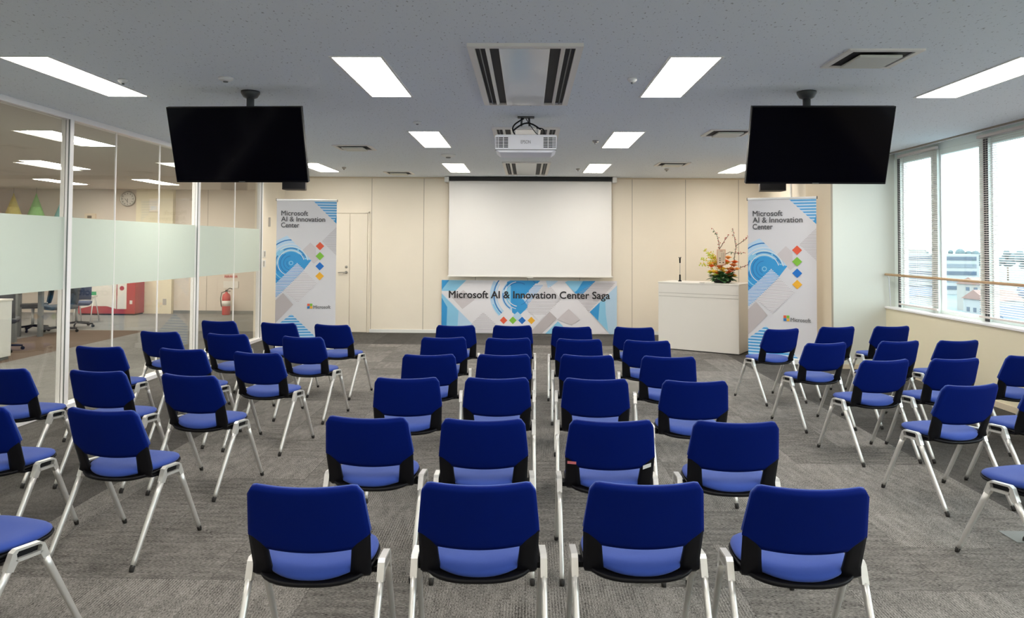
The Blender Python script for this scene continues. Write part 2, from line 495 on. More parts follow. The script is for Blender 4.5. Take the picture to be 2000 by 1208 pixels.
# windows : pane, mullion, pane, pillar repeated every 1.8 m
def window_unit(n, y1):
    root = thing(f'window_{n}', 'two tall window panes between pale green frames', 'window'); del root['category']; root['kind'] = 'structure'
    fr = MB()
    g = M['frame_green']
    x0, x1 = XG - 0.03, XG + 0.03
    ya, yb, yc, yd, ye = y1, y1 - 0.685, y1 - 0.86, y1 - 1.665, y1 - 1.82
    if n == 1:
        fr.span((x0 - 0.03, ya, 0.82), (x1, ya + 0.16, 2.76), g); fr.span((x0 - 0.032, ya + 0.0, 0.82), (x0 - 0.03, ya + 0.07, 2.76), M['jamb'])
    fr.span((x0, yb - 0.08, 0.82), (x1, yb, 2.76), g)
    fr.span((x0 - 0.03, yc, 0.82), (x1, yb - 0.105, 2.76), g)
    fr.span((x0, yb - 0.105, 0.82), (x1 - 0.02, yb - 0.08, 2.76), M['grey'])
    fr.span((x0 - 0.03, ye, 0.82), (x1, yd, 2.76), g)
    fr.span((x0 - 0.032, ye + 0.0, 0.82), (x0 - 0.03, ye + 0.08, 2.76), M['jamb'])
    for (p, q) in ((ya, yb), (yc, yd)):
        fr.span((x0, q, 0.82), (x1, p, 0.87), g)
        fr.span((x0, q, 2.70), (x1, p, 2.76), g)
        fr.span((x0 + 0.005, q, 0.87), (x1 - 0.005, q + 0.022, 2.70), M['frame_white'])
        fr.span((x0 + 0.005, p - 0.022, 0.87), (x1 - 0.005, p, 2.70), M['frame_white'])
    fr.build('window_frame', None, root)
    for (p, q) in ((ya, yb), (yc, yd)):
        MB().span((XG - 0.004, q + 0.022, 0.87), (XG + 0.004, p - 0.022, 2.70)).build('pane', M['winglass'], root)
n = 1; y = 9.62
while y > YF + 0.2:
    window_unit(n, y); n += 1; y -= 1.82

# venetian blinds
def blind(y0, y1, label):
    r = thing('venetian_blind', label, 'blind', (XR + 0.085, 0, 0), group='venetian blinds at the window wall')
    MB().span((-0.02, y0, 2.765), (0.02, y1, 2.795)).build('head_rail', M['slat'], r)
    s = MB(); z = 2.75
    while z > 0.90:
        s.box((0, (y0 + y1) / 2, z), (0.025, abs(y1 - y0), 0.0012), None, Matrix.Rotation(-0.35, 3, 'Y')); z -= 0.0235
    s.build('slats', M['slat'], r)
    MB().span((-0.014, y0, 0.862), (0.014, y1, 0.882)).build('bottom_rail', M['slat'], r)
    c = MB(); k = y0 - 0.08
    for k in (y0 - 0.1, (y0 + y1) / 2, y1 + 0.1):
        c.span((-0.014, k - 0.001, 0.88), (-0.0125, k + 0.001, 2.77)); c.span((0.0125, k - 0.001, 0.88), (0.014, k + 0.001, 2.77))
    c.build('ladder_cords', M['slat'], r)
blind(9.61, 8.72, 'open venetian blind over the narrow window nearest the pale wall end')
blind(7.92, 6.22, 'open venetian blind over the window at the right edge of the photo')
blind(6.17, 4.50, 'open venetian blind just beyond the right edge of the photo')
# hand rail
r = thing('handrail', 'slim wooden handrail running across the windows', 'handrail', (XR + 0.01, 0, 0))
MB().tube([(-0.02, 9.78, 1.245), (-0.02, 3, 1.245), (-0.02, YF + 0.1, 1.245)], 0.016, None, 12).build('rail', M['wood'], r)
for yy in (9.74, 5.9, 4.3, 2.5):
    MB().tube([(-0.02, yy, 1.245), (0.0, yy, 1.20), (0.018, yy, 0.90), (0.018, yy, 0.825)], 0.007, None, 8).build('bracket', M['alu'], r)

# ------------------------------------------------------------------ glass partition
posts = [12.13, 9.77, 6.99, 4.21, 1.43, -1.35]
mb = MB().span((XL - 0.05, YF, 2.79), (XL + 0.05, 12.17, CZ))
struct(mb.build('trim_4', M['frame_white']), 'white top rail of the glass partition')
struct(MB().span((XL - 0.06, YF, 0), (XL + 0.06, 12.17, 0.045)).build('trim_5', M['frame_white']), 'white floor track of the glass partition')
for i, y in enumerate(posts):
    w = 0.028 if i else 0.02
    mb = MB()
    mb.span((XL - 0.045, y - w, 0.045), (XL + 0.045, y + w, 2.79), M['frame_white'])
    mb.span((XL + 0.03, y - w - 0.006, 0.045), (XL + 0.04, y - w, 2.79), M['grey'])
    struct(mb.build(f'trim_{6 + i}'), 'white partition post')
n = 20
ys = posts + [YF]
for a, b in zip(ys, ys[1:]):
    r = thing(f'window_{n}', 'clear glass partition pane with a wide frosted band', 'x'); del r['category']; r['kind'] = 'structure'; n += 1
    MB().span((XL - 0.005, b + 0.028, 0.045), (XL + 0.005, a - 0.028, 2.79)).build('pane', M['glass'], r)
    MB().span((XL + 0.006, b + 0.03, 1.15), (XL + 0.007, a - 0.03, 1.845)).build('frosted_band', M['frost'], r)
    k = a - b
    if k > 1.5:
        for t in ((0.36, 0.70) if k > 2.6 else (0.45,)):
            yy = a - k * t
            MB().span((XL - 0.006, yy - 0.006, 0.05), (XL + 0.008, yy + 0.006, 2.79)).build('reflection_line', M['frame_white'], r)  # white strip stands in for a vertical line reflected in the glass

# ------------------------------------------------------------------ door in the back wall
r = thing('door_1', 'cream flush double door behind the left banner', 'x'); del r['category']; r['kind'] = 'structure'
MB().span((-4.06, YB - 0.02, 0.008), (-3.245, YB - 0.002, 2.165), None, 0.002).build('door_leaf', M['wall'], r)
MB().span((-3.235, YB - 0.02, 0.008), (-2.92, YB - 0.002, 2.165), None, 0.002).build('door_leaf', M['wall'], r)
mb = MB()
mb.span((-4.10, YB - 0.028, 0), (-4.07, YB, 2.20)); mb.span((-2.91, YB - 0.028, 0), (-2.88, YB, 2.20)); mb.span((-4.10, YB - 0.028, 2.175), (-2.88, YB, 2.205))
mb.build('door_frame', M['wall'], r)
h = MB()
R = Matrix.Rotation(math.pi / 2, 3, 'X')
h.lathe([(0.026, 0), (0.026, 0.012), (0.012, 0.014), (0.012, 0.05)], None, 16, (-3.30, YB - 0.02, 1.09), rot=R)
h.tube([(-3.30, YB - 0.06, 1.09), (-3.36, YB - 0.062, 1.092), (-3.44, YB - 0.06, 1.088)], 0.010, None, 10)
h.lathe([(0.024, 0), (0.024, 0.012), (0.010, 0.016)], None, 16, (-3.30, YB - 0.02, 1.19), rot=R)
h.build('door_handle', M['chrome'], r)

# ------------------------------------------------------------------ ceiling lamps
def lamp_proto():
    r = thing('ceiling_light', '', 'ceiling light', (0, 0, CZ), group='recessed ceiling lights')
    f = MB(); a, b, t = 0.18, 0.66, 0.018
    f.span((-a, -b, -0.006), (-a + t, b, 0.0)); f.span((a - t, -b, -0.006), (a, b, 0.0))
    f.span((-a + t, -b, -0.006), (a - t, -b + t, 0.0)); f.span((-a + t, b - t, -0.006), (a - t, b, 0.0))
    f.build('frame', M['white'], r)
    MB().span((-a + t, -b + t, -0.004), (a - t, b - t, -0.0015)).build('diffuser', M['lamp'], r)
    return r
proto = lamp_proto(); used = False
cols = [(-3.37, 'far left column'), (-1.14, 'left centre column'), (1.10, 'right centre column'), (3.36, 'far right column')]
rows = [(5.44, 'nearest visible row'), (8.60, 'middle row'), (11.74, 'row close to the screen wall'), (2.28, 'row just above the viewer'), (-0.9, 'row behind the viewer')]
for y, rn in rows:
    for x, cn in cols:
        o = proto if not used else copy_tree(proto); used = True
        o.location = (x, y, CZ)
        o['label'] = f'glowing recessed rectangular ceiling light, {cn}, {rn}'
# lobby lamps, with unseen extra ones added to brighten the lobby
lob = None
for x, y, w in ((-5.42, 8.6, 'just behind the glass'), (-7.5, 14.65, 'above the beige lobby pillar'), (-9.45, 14.65, 'above the hanging cones'), (-9.45, 8.6, 'unseen, deep in the lobby'), (-7.5, 11.5, 'middle of the lobby'), (-9.45, 5.4, 'unseen, far left of the lobby'), (-6.6, 5.2, 'unseen, near left of the lobby'), (-6.6, 2.0, 'unseen, lobby beside the viewer')):
    if lob is None:
        lob = copy_tree(proto); lob['group'] = 'lobby ceiling lights'; o = lob
        for ch in lob.children:
            if ch.name.startswith('diffuser'): ch.data = ch.data.copy(); ch.data.materials[0] = M['lamp_lobby']
    else: o = copy_tree(lob)
    o.location = (x, y, CZ); o['label'] = f'glowing rectangular ceiling light beyond the glass, {w}'

# ------------------------------------------------------------------ ceiling cassettes and vents
def cassette(y0, y1, label):
    xc = -0.02; a = 0.36; h = (y1 - y0) / 2
    r = thing('air_conditioner', label, 'air conditioner', (xc, (y0 + y1) / 2, CZ), group='ceiling air conditioners')
    f = MB(); z0, z1 = -0.022, 0.0
    f.span((-a, -h, z0), (-a + 0.045, h, z1)); f.span((a - 0.045, -h, z0), (a, h, z1))
    f.span((-a + 0.045, -h, z0), (a - 0.045, -h + 0.05, z1)); f.span((-a + 0.045, h - 0.03, z0), (a - 0.045, h, z1))
    f.build('frame', M['acframe'], r)
    MB().span((-a + 0.045, -h + 0.05, -0.003), (a - 0.045, h - 0.03, -0.001)).build('recess', M['dark'], r)
    MB().span((-0.165, -h + 0.05, -0.024), (0.155, h - 0.03, -0.008), None, 0.003).build('centre_panel', M['acpanel'], r)
    for s in (-1, 1):
        MB().box((s * 0.238, 0.01, -0.013), (0.026, 2 * h - 0.08, 0.010), None, Matrix.Rotation(s * 0.5, 3, 'Y')).build('louvre', M['acframe'], r)
        MB().box((s * 0.285, 0.01, -0.013), (0.006, 2 * h - 0.08, 0.010), None, Matrix.Rotation(s * 0.5, 3, 'Y')).build('louvre', M['grey'], r)
cassette(4.47, 6.37, 'long ceiling air conditioner nearest the viewer, in front of the projector')
cassette(7.65, 9.55, 'ceiling air conditioner partly hidden behind the projector')
cassette(10.83, 12.68, 'ceiling air conditioner just in front of the projection screen')
def vent(x, y, label, first=[None]):
    if first[0] is None:
        r = thing('ceiling_vent', label, 'vent', (x, y, CZ), group='square ceiling vents'); first[0] = r
        f = MB(); a = 0.235
        f.span((-a, -a, -0.012), (-a + 0.04, a, 0)); f.span((a - 0.04, -a, -0.012), (a, a, 0))
        f.span((-a + 0.04, -a, -0.012), (a - 0.04, -a + 0.04, 0)); f.span((-a + 0.04, a - 0.04, -0.012), (a - 0.04, a, 0))
        f.build('frame', M['acframe'], r)
        MB().span((-a + 0.04, -a + 0.04, -0.003), (a - 0.04, a - 0.04, -0.001)).build('recess', M['dark'], r)
        MB().span((-0.135, -0.15, -0.034), (0.135, 0.15, -0.016), None, 0.004).build('centre_plate', M['vent'], r)
        MB().span((-0.01, -0.01, -0.017), (0.01, 0.01, -0.003)).build('stem', M['grey'], r)
    else:
        r = copy_tree(first[0]); r.location = (x, y, CZ); r['label'] = label
vent(2.245, 4.83, 'square ceiling vent nearest the viewer, above the right television')
vent(-2.21, 9.29, 'square ceiling vent left of the projector')
vent(-2.21, 12.55, 'square ceiling vent close to the panelled wall')
vent(2.17, 11.05, 'square ceiling vent on the right, close to the lectern side')
vent(2.17, 8.0, 'square ceiling vent hidden behind the right television')

def disc(name, label, cat, x, y, r, h, m, group=None):
    o = thing(name, label, cat, (x, y, CZ), group=group)
    MB().lathe([(r, 0), (r, -h * 0.35), (r * 0.75, -h * 0.6), (r * 0.4, -h * 0.75)], None, 24).build('base', m, o)
    MB().lathe([(r * 0.35, -h * 0.7), (r * 0.3, -h), (0.0001, -h * 1.05)], None, 16).build('sensor', M['grey'], o)
disc('smoke_detector', 'round smoke detector beside the left television mount', 'smoke detector', -2.265, 5.415, 0.055, 0.035, M['white'])
disc('smoke_detector', 'wide round smoke detector left of the projector', 'smoke detector', -1.09, 10.0, 0.10, 0.05, M['white'])
disc('sprinkler', 'small ceiling sprinkler beside the far left lamp', 'sprinkler', -3.075, 5.47, 0.035, 0.04, M['white'], 'ceiling sprinklers')
disc('sprinkler', 'small ceiling sprinkler right of the big air conditioner', 'sprinkler', 0.771, 5.42, 0.035, 0.04, M['white'], 'ceiling sprinklers')
disc('sprinkler', 'small ceiling sprinkler left of the projector', 'sprinkler', -1.117, 7.35, 0.04, 0.03, M['white'], 'ceiling sprinklers')
disc('sprinkler', 'small ceiling sprinkler right of the projector', 'sprinkler', 0.797, 8.65, 0.035, 0.04, M['chrome'], 'ceiling sprinklers')
disc('sprinkler', 'small ceiling sprinkler above the left banner', 'sprinkler', -2.953, 11.7, 0.035, 0.04, M['chrome'], 'ceiling sprinklers')
disc('sprinkler', 'small ceiling sprinkler right of the air conditioner at the screen', 'sprinkler', 0.81, 11.8, 0.035, 0.04, M['chrome'], 'ceiling sprinklers')
disc('sprinkler', 'small ceiling sprinkler by the right rear vent', 'sprinkler', 2.22, 11.76, 0.035, 0.04, M['chrome'], 'ceiling sprinklers')

# ------------------------------------------------------------------ televisions hanging from the ceiling
def television(xc, ytop, zt, w, h, tilt, yaw, px, py, label):
    r = thing('television', label, 'television', (px, py, CZ))
    MB().lathe([(0.075, 0), (0.075, -0.015), (0.055, -0.05), (0.03, -0.06)], None, 24).build('ceiling_flange', M['iron'], r)
    MB().tube([(0, 0, -0.03), (0, 0, -0.45)], 0.030, None, 16).build('pole', M['iron'], r)
    R = Matrix.Rotation(yaw, 3, 'Z') @ Matrix.Rotation(tilt, 3, 'X')
    c = Vector((xc - px, ytop - py, zt - CZ)) + R @ Vector((0, 0, -h / 2))
    def lp(x, y, z): return c + R @ Vector((x, y, z))
    b = MB(); b.box(lp(0, 0.022, 0), (w, 0.044, h), None, R, 0.004)
    b.build('housing', M['tvbody'], r)
    MB().box(lp(0, -0.0015, 0.004), (w - 0.018, 0.004, h - 0.028), None, R).build('screen', M['tv'], r)
    MB().box(lp(0.0, -0.001, -h / 2 + 0.007), (0.05, 0.003, 0.004), None, R).build('badge', M['grey'], r)
    m = MB(); m.box(lp(0, 0.055, 0), (0.4, 0.03, 0.3), None, R)
    p = lp(0, 0.07, 0); m.tube([p, (0, 0, -0.42), (0, 0, -0.38)], 0.03, None, 10)
    m.build('mount_plate', M['iron'], r)
TILT = math.radians(-14)
television(-2.3115, 5.6744, 2.6704, 1.0847, 0.6093, math.radians(18.4), math.radians(-1.9), -2.262, 5.90, 'black television hanging from the ceiling on the left, in front of the glass')
television(2.26, 5.622, 2.6745, 1.0875, 0.61, math.radians(17.65), math.radians(-0.58), 2.225, 5.88, 'black television hanging from the ceiling on the right, near the windows')

# ------------------------------------------------------------------ projector
r = thing('projector', 'white ceiling projector with side grilles in the middle of the room', 'projector', (-0.02, 7.0, CZ))
def rb(x, y, z): return (x, y, z)
b = MB()
prof = [(-0.29, -0.215), (-0.285, -0.345), (-0.245, -0.375), (0.245, -0.375), (0.285, -0.345), (0.29, -0.215), (0.27, -0.205), (-0.27, -0.205)]
b.poly([(x, -0.17, z) for x, z in prof], None, (0, 0.40, 0))
body = b.build('housing', M['proj'], r)
bv = body.modifiers.new('bevel', 'BEVEL'); bv.width = 0.008; bv.segments = 2
MB().span((-0.285, -0.175, -0.352), (0.285, -0.155, -0.346)).build('seam_line', M['grey'], r)
for s in (-1, 1):
    g = MB()
    for k in range(7):
        z = -0.232 - k * 0.0145
        for (xa, xb) in ((0.165, 0.205), (0.212, 0.252), (0.258, 0.268), (0.272, 0.280)):
            g.span((s * xa, -0.1725, z), (s * xb, -0.165, z - 0.0085), M['dark'])
    g.build('grille', None, r)
t = MB(); text_into(t, 'EPSON', 0.045, M['logo_grey'], lambda x, y: Vector((x - 0.045, -0.1712, -0.290 + y)), width=0.09); t.build('brand_lettering', None, r)
m = MB()
m.span((-0.08, 0.02, -0.012), (0.08, 0.10, 0.0), M['iron'])
m.tube([(-0.04, 0.06, 0), (-0.045, 0.06, -0.10)], 0.010, M['iron'], 8); m.tube([(0.03, 0.06, 0), (0.035, 0.06, -0.10)], 0.010, M['iron'], 8)
m.span((-0.14, -0.06, -0.20), (0.14, 0.16, -0.19), M['alu']); m.span((-0.12, 0.0, -0.19), (-0.10, 0.12, -0.10), M['alu']); m.span((0.10, 0.0, -0.19), (0.12, 0.12, -0.10), M['alu'])
m.span((-0.13, 0.03, -0.11), (0.13, 0.10, -0.095), M['alu'])
m.build('ceiling_mount', None, r)
c = MB()
def arc(p, q, sag, n=10):
    p, q = Vector(p), Vector(q)
    return [p.lerp(q, i / n) + Vector(sag) * math.sin(math.pi * i / n) for i in range(n + 1)]
c.tube(arc((-0.02, 0.04, -0.02), (-0.10, -0.08, -0.20), (-0.06, -0.03, 0.0)), 0.007, None, 8)
c.tube(arc((-0.12, -0.05, -0.15), (0.14, -0.05, -0.14), (0, -0.04, 0.06)), 0.008, None, 8)
c.tube(arc((0.0, 0.04, -0.02), (0.13, -0.10, -0.20), (0.02, -0.02, -0.05)), 0.004, None, 8)
c.tube(arc((0.10, -0.08, -0.13), (0.17, -0.10, -0.20), (0.03, 0, 0.02)), 0.006, None, 8)
c.build('cables', M['black'], r)

# ------------------------------------------------------------------ projection screen
r = thing('projection_screen', 'large white pull-down projection screen on the front wall', 'projection screen', (0.05, YB - 0.15, 0))
MB().span((-1.47, -0.05, 2.76), (1.46, 0.06, 2.83), None, 0.006).build('roller_case', M['dark'], r)
for s in (-1, 1):
    MB().span((s * 1.47, -0.06, 2.74), (s * 1.55, 0.15, 2.835), None, 0.004).build('end_bracket', M['white'], r)
MB().span((-1.468, -0.004, 1.055), (1.458, 0.0, 2.775)).build('fabric', M['screen'], r)
mb = MB().span((-1.485, -0.018, 1.03), (1.485, 0.014, 1.056), None, 0.004); mb.span((-0.05, -0.022, 1.015), (0.05, 0.0, 1.032)); mb.build('bottom_bar', M['offwhite'], r)

# ------------------------------------------------------------------ printed graphics
def clip(poly, x0, y0, x1, y1):
    def cut(P, f, g):
        out = []
        for i in range(len(P)):
            a, b = P[i], P[(i + 1) % len(P)]
            fa, fb = f(a), f(b)
            if fa >= 0: out.append(a)
            if (fa >= 0) != (fb >= 0):
                t = fa / (fa - fb); out.append((a[0] + (b[0] - a[0]) * t, a[1] + (b[1] - a[1]) * t))
        return out
    for f in (lambda p: p[0] - x0, lambda p: x1 - p[0], lambda p: p[1] - y0, lambda p: y1 - p[1]):
        poly = cut(poly, f, None)
        if len(poly) < 3: return []
    return poly
def clip_half(poly, a, b):
    """keep the part of poly left of a->b (y down)"""
    f = lambda p: (b[0] - a[0]) * (p[1] - a[1]) - (b[1] - a[1]) * (p[0] - a[0])
    out = []
    for i in range(len(poly)):
        p, q = poly[i], poly[(i + 1) % len(poly)]
        fp, fq = f(p), f(q)
        if fp >= 0: out.append(p)
        if (fp >= 0) != (fq >= 0):
            t = fp / (fp - fq); out.append((p[0] + (q[0] - p[0]) * t, p[1] + (q[1] - p[1]) * t))
    return out
def clip_convex(poly, conv):
    ar = sum(conv[i][0] * conv[(i + 1) % len(conv)][1] - conv[(i + 1) % len(conv)][0] * conv[i][1] for i in range(len(conv)))
    if ar < 0: conv = conv[::-1]
    for i in range(len(conv)):
        poly = clip_half(poly, conv[i], conv[(i + 1) % len(conv)])
        if len(poly) < 3: return []
    return poly
class Print:
    """canvas in picture-like units (y down) laid on a plane; later shapes sit a hair in front"""
    def __init__(s, box, to3d):
        s.b = box; s.t = to3d; s.mb = MB(); s.k = 0
    def poly(s, pts, m, conv=None):
        s.k += 1
        s._p(pts, m, conv, s.k)
    def _p(s, pts, m, conv, k):
        if conv: pts = clip_convex(pts, conv)
        if len(pts) < 3: return
        pts = clip(pts, *s.b)
        if len(pts) < 3: return
        q = []
        for p in pts:
            if not q or (abs(p[0] - q[-1][0]) + abs(p[1] - q[-1][1])) > 1e-4: q.append(p)
        if len(q) > 2 and (abs(q[0][0] - q[-1][0]) + abs(q[0][1] - q[-1][1])) < 1e-4: q.pop()
        if len(q) < 3: return
        s.mb.poly([s.t(x, y, k) for x, y in q], m)
    def stripes(s, conv, y0, dy, th, m):
        s.k += 1
        ys = [p[1] for p in conv]; y = y0
        while y < max(ys):
            if y + th > min(ys): s._p([(-9999, y), (9999, y), (9999, y + th), (-9999, y + th)], m, conv, s.k)
            y += dy
    def ring(s, c, r0, r1, a0, a1, m, conv=None, n=40):
        s.k += 1
        k = max(3, int(n * abs(a1 - a0) / 360))
        for i in range(k):
            t0, t1 = [math.radians(a0 + (a1 - a0) * j / k) for j in (i, i + 1)]
            P = [(c[0] + r * math.cos(t), c[1] - r * math.sin(t)) for r, t in ((r0, t0), (r1, t0), (r1, t1), (r0, t1))]
            if r0 < 1e-6: P = P[1:]
            s._p(P, m, conv, s.k)
    def diamond(s, x, y, h, m): s.poly([(x - h, y), (x, y - h), (x + h, y), (x, y + h)], m)
    def text(s, body, x, y, size, m, width=None, weight=0.0):
        for dx, dy in ((0, 0),) + (((-weight, 0), (weight, 0), (0, weight), (0, -weight)) if weight else ()):
            s.k += 1; k = s.k
            text_into(s.mb, body, size, m, lambda a, b: s.t(x + a + dx, y - b + dy, k), width=width)

def banner(p0, p1, z_top, label):
    """roll-up banner between floor points p0 (left) and p1 (right)"""
    p0, p1 = Vector((*p0, 0)), Vector((*p1, 0))
    d = p1 - p0; w = d.length; rz = math.atan2(d.y, d.x)
    r = thing('roll_up_banner', label, 'banner', (p0 + p1) / 2, rz, group='roll-up banners')
    MB().span((-w / 2, -0.09, 0.0), (w / 2, 0.09, 0.075), None, 0.012).build('base', M['white'], r)
    for s in (-1, 1): MB().span((s * (w / 2 + 0.004), -0.10, 0.0), (s * (w / 2 - 0.012), 0.10, 0.082), None, 0.004).build('end_cap', M['black'], r)
    MB().tube([(0, 0.04, 0.07), (0, 0.035, z_top - 0.02)], 0.010, None, 10).build('support_pole', M['alu'], r)
    MB().span((-w / 2 - 0.006, -0.012, z_top - 0.028), (w / 2 + 0.006, 0.02, z_top), None, 0.004).build('top_bar', M['alu'], r)
    for s in (-1, 1): MB().span((s * (w / 2 + 0.006), -0.014, z_top - 0.034), (s * (w / 2 + 0.012), 0.022, z_top + 0.004)).build('bar_cap', M['black'], r)
    z0 = z_top - 0.028; H = z0 - 0.06
    S = w / 376.0
    VB = 85 + H / S
    P = Print((614, 85, 990, VB), lambda x, y, k: Vector(((x - 802) * S, -0.0012 - 0.00025 * k, z0 - (y - 85) * S)))
    P.poly([(614, 85), (990, 85), (990, VB), (614, VB)], M['paper'])
    # top right blue corner with stripes
    tri = [(838, 80), (1000, 80), (1000, 240)]
    P.poly(tri, M['p_pale']); P.stripes(tri, 90, 17, 7, M['p_sky'])
    P.poly([(975, 218), (1000, 150), (1000, 243)], M['p_sky'], tri)
    # right hatched grey wedge
    q = [(1000, 240), (898, 345), (998, 445)]
    P.stripes(q, 250, 7.5, 2.2, M['p_line'])
    # soft grey diamond
    P.poly([(768, 412), (826, 354), (862, 388), (862, 440), (884, 462), (850, 492), (826, 470)], M['p_lgrey'])
    # circular graphic
    c = (707, 487)
    left = [(600, 300), (700, 330), (775, 402), (832, 468), (600, 700)]
    P.poly([(614, 345), (680, 310), (770, 400), (835, 470), (614, 690)], M['p_pale'])
    P.ring(c, 0, 112, 0, 360, M['p_lsky'], left)
    P.ring(c, 0, 74, 0, 360, M['p_sky'], left)
    P.poly([(640, 430), (782, 430), (790, 462), (834, 468), (790, 528), (640, 668), (614, 660), (614, 520)], M['p_sky'])
    for (r0, r1, a0, a1, m) in ((146, 153, 88, 200, 'p_deep'), (122, 126, 60, 170, 'p_white'), (92, 99, 20, 60, 'p_deep'), (92, 99, 66, 120, 'p_deep'), (92, 99, 150, 215, 'p_deep'),
                                (104, 109, 10, 130, 'p_white'), (80, 84, 15, 250, 'p_white'), (64, 69, 120, 260, 'p_deep'), (44, 48, 95, 265, 'p_deep'), (24, 28, 150, 250, 'p_deep'),
                                (9, 14, 0, 360, 'p_lsky'), (132, 138, 195, 240, 'p_deep'), (112, 118, 200, 250, 'p_lsky')):
        P.ring(c, r0, r1, a0, a1, M[m], left)
    # white band with blue hatching
    band = [(745, 486), (792, 530), (660, 668), (600, 722), (600, 632)]
    P.poly(band, M['p_white']); P.stripes(band, 492, 8.6, 4.2, M['p_sky'])
    # grey hatched diamond
    q = [(790, 538), (872, 618), (752, 742), (662, 664)]
    P.poly(q, M['p_white']); P.stripes(q, 542, 7.6, 2.4, M['p_line'])
    # grey solid diamond left
    P.poly([(600, 740), (660, 680), (724, 755), (612, 876), (600, 870)], M['p_grey'])
    # lower blue hatched
    q = [(714, 816), (905, 1004), (905, 1100), (600, 1100), (600, 905)]
    P.poly(q, M['p_pale']); P.stripes(q, 826, 17.5, 8, M['p_sky'])
    for y, m in ((377, 'p_red'), (442, 'p_green'), (508, 'p_blue'), (572, 'p_yellow')): P.diamond(887, y, 27, M[m])
    for x, y, m in ((812, 750, 'p_red'), (829, 750, 'p_green'), (812, 767, 'p_deep'), (829, 767, 'p_yellow')):
        P.poly([(x, y), (x + 15, y), (x + 15, y + 15), (x, y + 15)], M[m])
    P.text('Microsoft', 851, 783, 31, M['logo_grey'], 107, 0.5)
    P.text('Microsoft', 643, 180, 45, M['ink_grey'], 166, 0.7)
    P.text('AI & Innovation', 643, 218, 45, M['ink_grey'], 274, 0.7)
    P.text('Center', 643, 257, 45, M['ink_grey'], 112, 0.7)
    MB().span((-w / 2, -0.001, 0.06), (w / 2, 0.0, z0 + 0.01)).build('banner_sheet', M['paper'], r)
    P.mb.build('printed_graphic', None, r, normals=False)
banner((-3.795, 11.02), (-2.935, 11.22), 2.285, 'white roll-up banner on the left, in front of the cream door')
banner((3.135, 10.50), (3.925, 10.05), 2.29, 'white roll-up banner on the right, between the podium and the windows')

# long banner on the wall under the screen
r = thing('wall_banner', 'wide blue and white printed banner fixed below the projection screen', 'banner', (0.035, YB - 0.045, 0))
BW, BH, BZ = 3.17, 0.955, 0.965
S = BW / 1845.0
MB().span((-BW / 2, 0.0, BZ - BH), (BW / 2, 0.03, BZ)).build('board', M['paper'], r)
P = Print((70, 45, 1915, 45 + BH / S), lambda x, y, k: Vector(((x - 992.5) * S, -0.0008 - 0.00025 * k, BZ - (y - 45) * S)))
P.poly([(70, 45), (1915, 45), (1915, 700), (70, 700)], M['p_white'])
P.poly([(70, 45), (330, 45), (215, 160), (70, 160)], M['p_lsky'])
P.poly([(70, 45), (150, 45), (70, 150)], M['p_sky'])
P.poly([(70, 182), (430, 540), (430, 700), (70, 700)], M['p_pale'])
P.poly([(70, 190), (250, 370), (230, 700), (70, 700)], M['p_lsky'])
P.poly([(70, 230), (130, 330), (120, 700), (70, 700)], M['p_sky'])
P.poly([(180, 230), (300, 150), (420, 250), (290, 350)], M['p_lgrey'])
q = [(510, 380), (640, 500), (640, 640), (400, 640), (380, 510)]
P.stripes(q, 392, 15, 4, M['p_line'])
c = (880, 200)
keep = [(560, 45), (1110, 45), (990, 165), (930, 240), (985, 320), (880, 420), (760, 360), (700, 420), (560, 420)]
P.ring(c, 225, 300, 150, 235, M['p_pale']); P.ring(c, 0, 178, 30, 330, M['p_pale'])
P.poly([(760, 60), (800, 45), (1110, 45), (985, 170), (760, 170)], M['p_sky'])
P.ring(c, 0, 135, 60, 300, M['p_lsky']); P.poly([(800, 60), (985, 60), (985, 160), (840, 330), (800, 330)], M['p_sky'])
P.poly([(815, 260), (930, 240), (985, 320), (880, 425), (815, 380)], M['p_sky'])
for (r0, r1, a0, a1, m) in ((252, 264, 140, 228, 'p_deep'), (236, 242, 130, 220, 'p_white'), (272, 290, 200, 232, 'p_lsky'), (158, 168, 125, 160, 'p_deep'), (158, 168, 172, 238, 'p_deep'), (128, 138, 60, 130, 'p_deep'),
                            (140, 146, 100, 260, 'p_white'), (112, 120, 205, 262, 'p_white'), (100, 106, 285, 345, 'p_deep'), (216, 222, 18, 45, 'p_deep'), (200, 206, 235, 262, 'p_lsky')):
    P.ring(c, r0, r1, a0, a1, M[m])
q = [(1060, 45), (1340, 45), (1340, 240), (1180, 400), (1100, 470), (960, 330), (985, 150)]
P.poly([(1060, 75), (1240, 75), (1340, 200), (1180, 400), (1100, 470), (975, 345), (990, 150)], M['p_white'])
P.stripes([(1050, 80), (1200, 80), (1330, 240), (1170, 400), (1000, 400), (960, 330), (990, 150)], 92, 15, 4, M['p_line'])
P.stripes([(1050, 80), (1150, 80), (960, 330), (985, 150)], 92, 15, 6, M['p_sky'])
P.poly([(1170, 45), (1300, 45), (1230, 100), (1190, 120)], M['p_pale'])
P.poly([(1370, 60), (1400, 45), (1690, 45), (1560, 180), (1480, 178)], M['p_sky'])
P.poly([(1370, 60), (1400, 45), (1560, 45), (1500, 140), (1470, 165)], M['p_lsky'])
q = [(1690, 45), (1900, 60), (1620, 370), (1470, 200)]
P.stripes(q, 66, 15, 4, M['p_line'])
P.poly([(1915, 90), (1915, 640), (1840, 600), (1630, 370)], M['p_pale'])
P.poly([(1630, 370), (1790, 215), (1800, 400), (1825, 570)], M['p_lsky'])
P.poly([(1630, 370), (1735, 270), (1720, 460)], M['p_sky'])
P.poly([(1210, 370), (1285, 440), (1110, 620), (1010, 620), (1010, 580)], M['p_grey'])
P.poly([(1410, 340), (1530, 450), (1440, 510), (1290, 450)], M['p_lgrey'])
